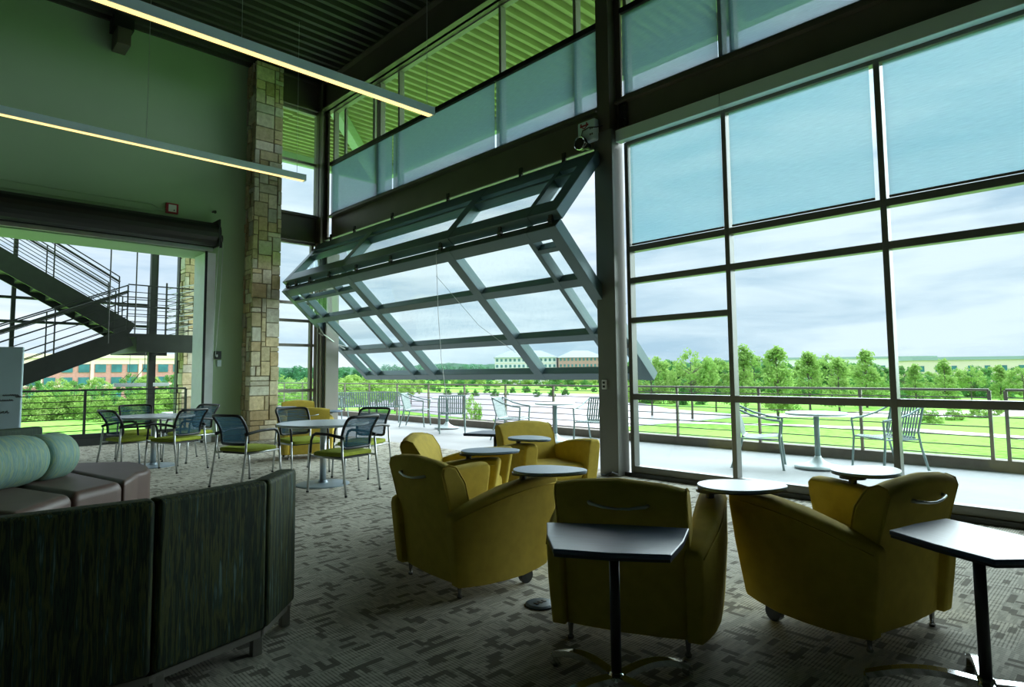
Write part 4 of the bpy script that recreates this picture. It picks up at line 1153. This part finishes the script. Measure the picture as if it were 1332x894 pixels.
# ---- single trees on the lawn beyond the right windows
row = [(847, 76, 7.2, 'round'), (899, 70, 7.6, 'round'), (930, 82, 7.0, 'round'), (968, 78, 8.6, 'tall'), (1010, 66, 7.9, 'tall'), (1052, 84, 8.0, 'tall'),
       (1090, 76, 6.9, 'tall'), (1126, 88, 8.2, 'tall'), (1190, 98, 6.3, 'tall'), (1228, 90, 6.8, 'tall'), (1262, 100, 5.7, 'round'), (1300, 94, 6.0, 'tall'), (1330, 90, 5.5, 'round')]
for i, (px, d, h, k) in enumerate(row):
    plant(k, px, d, h, ['round leafy tree', 'slim bright green tree'][k == 'tall'] + ' on the lawn, %s from the big column in the front row' % nth(i+1),
          leaf=LEAF1, seed=1+i % 3, wide=1.15 if k == 'tall' else 1.0, group='row of young trees along the lawn')
rg = random.Random(11)
G2 = 'dense trees behind the lawn row'
for i in range(44):
    px = 800+560*(i+rg.random()*.8)/44; d = rg.uniform(115, 165)
    plant('round' if i % 3 else 'tall', px, d, rg.uniform(6.4, 8.6)*(1.0 if px < 1130 else .70), 'leafy tree in the dense belt behind the lawn row, %s from the big column' % nth(i+1), leaf=(LEAF1, LEAF2)[i % 2], seed=1+i % 3, wide=1.25, group=G2)
for i in range(40):
    px = 800+560*(i+rg.random()*.8)/40
    plant('bush', px, rg.uniform(100, 140), rg.uniform(4.0, 5.4), 'low bush under the dense belt of trees, %s from the big column' % nth(i+1), leaf=(LEAF1, LEAF2)[i % 2], seed=5+i % 2, wide=1.1, group='bushes under the dense trees', name='bush', cat='bush')
G3 = 'far tree line on the horizon'
for i in range(70):
    px = 340+1030*(i+rg.random()*.7)/70
    plant('bush', px, rg.uniform(380, 520), rg.uniform(11.5, 15.5), 'dark tree on the far horizon tree line, %s from the left' % nth(i+1), leaf=LEAF3, seed=5+i % 2, wide=1.3, group=G3)
G4 = 'trees on the far bank seen under the folding door'
for i in range(34):
    px = 450+350*(i+rg.random()*.7)/34
    plant('bush', px, rg.uniform(215, 290), rg.uniform(3.2, 5.5), 'bushy tree on the far bank under the folding door, %s from the left' % nth(i+1), leaf=(LEAF2, LEAF1)[i % 2], seed=5+i % 2, wide=1.3, group=G4)
G5 = 'bright trees beyond the far jamb'
for i, (px, d, h) in enumerate([(352, 60, 4.6), (372, 66, 5.1), (392, 70, 5.0), (408, 60, 4.4), (448, 64, 5.0), (468, 70, 5.3), (490, 76, 5.4), (514, 90, 5.2), (535, 110, 4.4)]):
    plant('round', px, d, h, 'bright green tree behind the far door jamb area, %s from the stone column' % nth(i+1), leaf=LEAF1, seed=1+i % 3, wide=1.3, group=G5)
plant('round', 613, 33, 4.15, 'small round green tree outside right of the back-turned metal chair', leaf=LEAF1, seed=2, wide=.36)
plant('bush', 632, 34, 3.2, 'low green shrub by railing behind the terrace armchair', leaf=LEAF1, seed=6, wide=.6, name='bush', cat='bush')
G6 = 'bushes on the bank at far right'
for i, px in enumerate((1205, 1238, 1268, 1290)):
    plant('bush', px, 62+3*i, 1.6, 'yellow-green bush on the bank beyond the footpath, %s from the left' % nth(i+1), leaf=LEAF1, seed=5+i % 2, wide=1.5, group=G6, name='bush', cat='bush')
G7 = 'bushes beyond the staircase'
for i in range(26):
    px = -30+270*(i+rg.random()*.8)/26
    plant('bush', px, rg.uniform(74, 96), rg.uniform(3.2, 5.0), 'green bush below the brick office beyond the stair railing, %s from the left' % nth(i+1), leaf=(LEAF1, LEAF2)[i % 2], seed=5+i % 2, wide=1.0, group=G7, name='bush', cat='bush')
G8 = 'trees in front of the brick office'
for i in range(7):
    plant('round', 40+32*i+rg.uniform(-8, 8), rg.uniform(100, 125), rg.uniform(4.6, 6.2), 'leafy tree standing right in front of the brick office, %s from the left' % nth(i+1), leaf=(LEAF2, LEAF1)[i % 2], seed=1+i % 3, wide=1.1, group=G8)
G9 = 'shrubs dotted on the far river bank'
for i in range(22):
    px = 520+260*(i+rg.random()*.8)/22
    plant('bush', px, rg.uniform(135, 200), rg.uniform(1.5, 2.4), 'small shrub on the green bank beyond the river, %s from the left' % nth(i+1), leaf=LEAF2, seed=5+i % 2, wide=1.0, group=G9, name='shrub', cat='shrub')
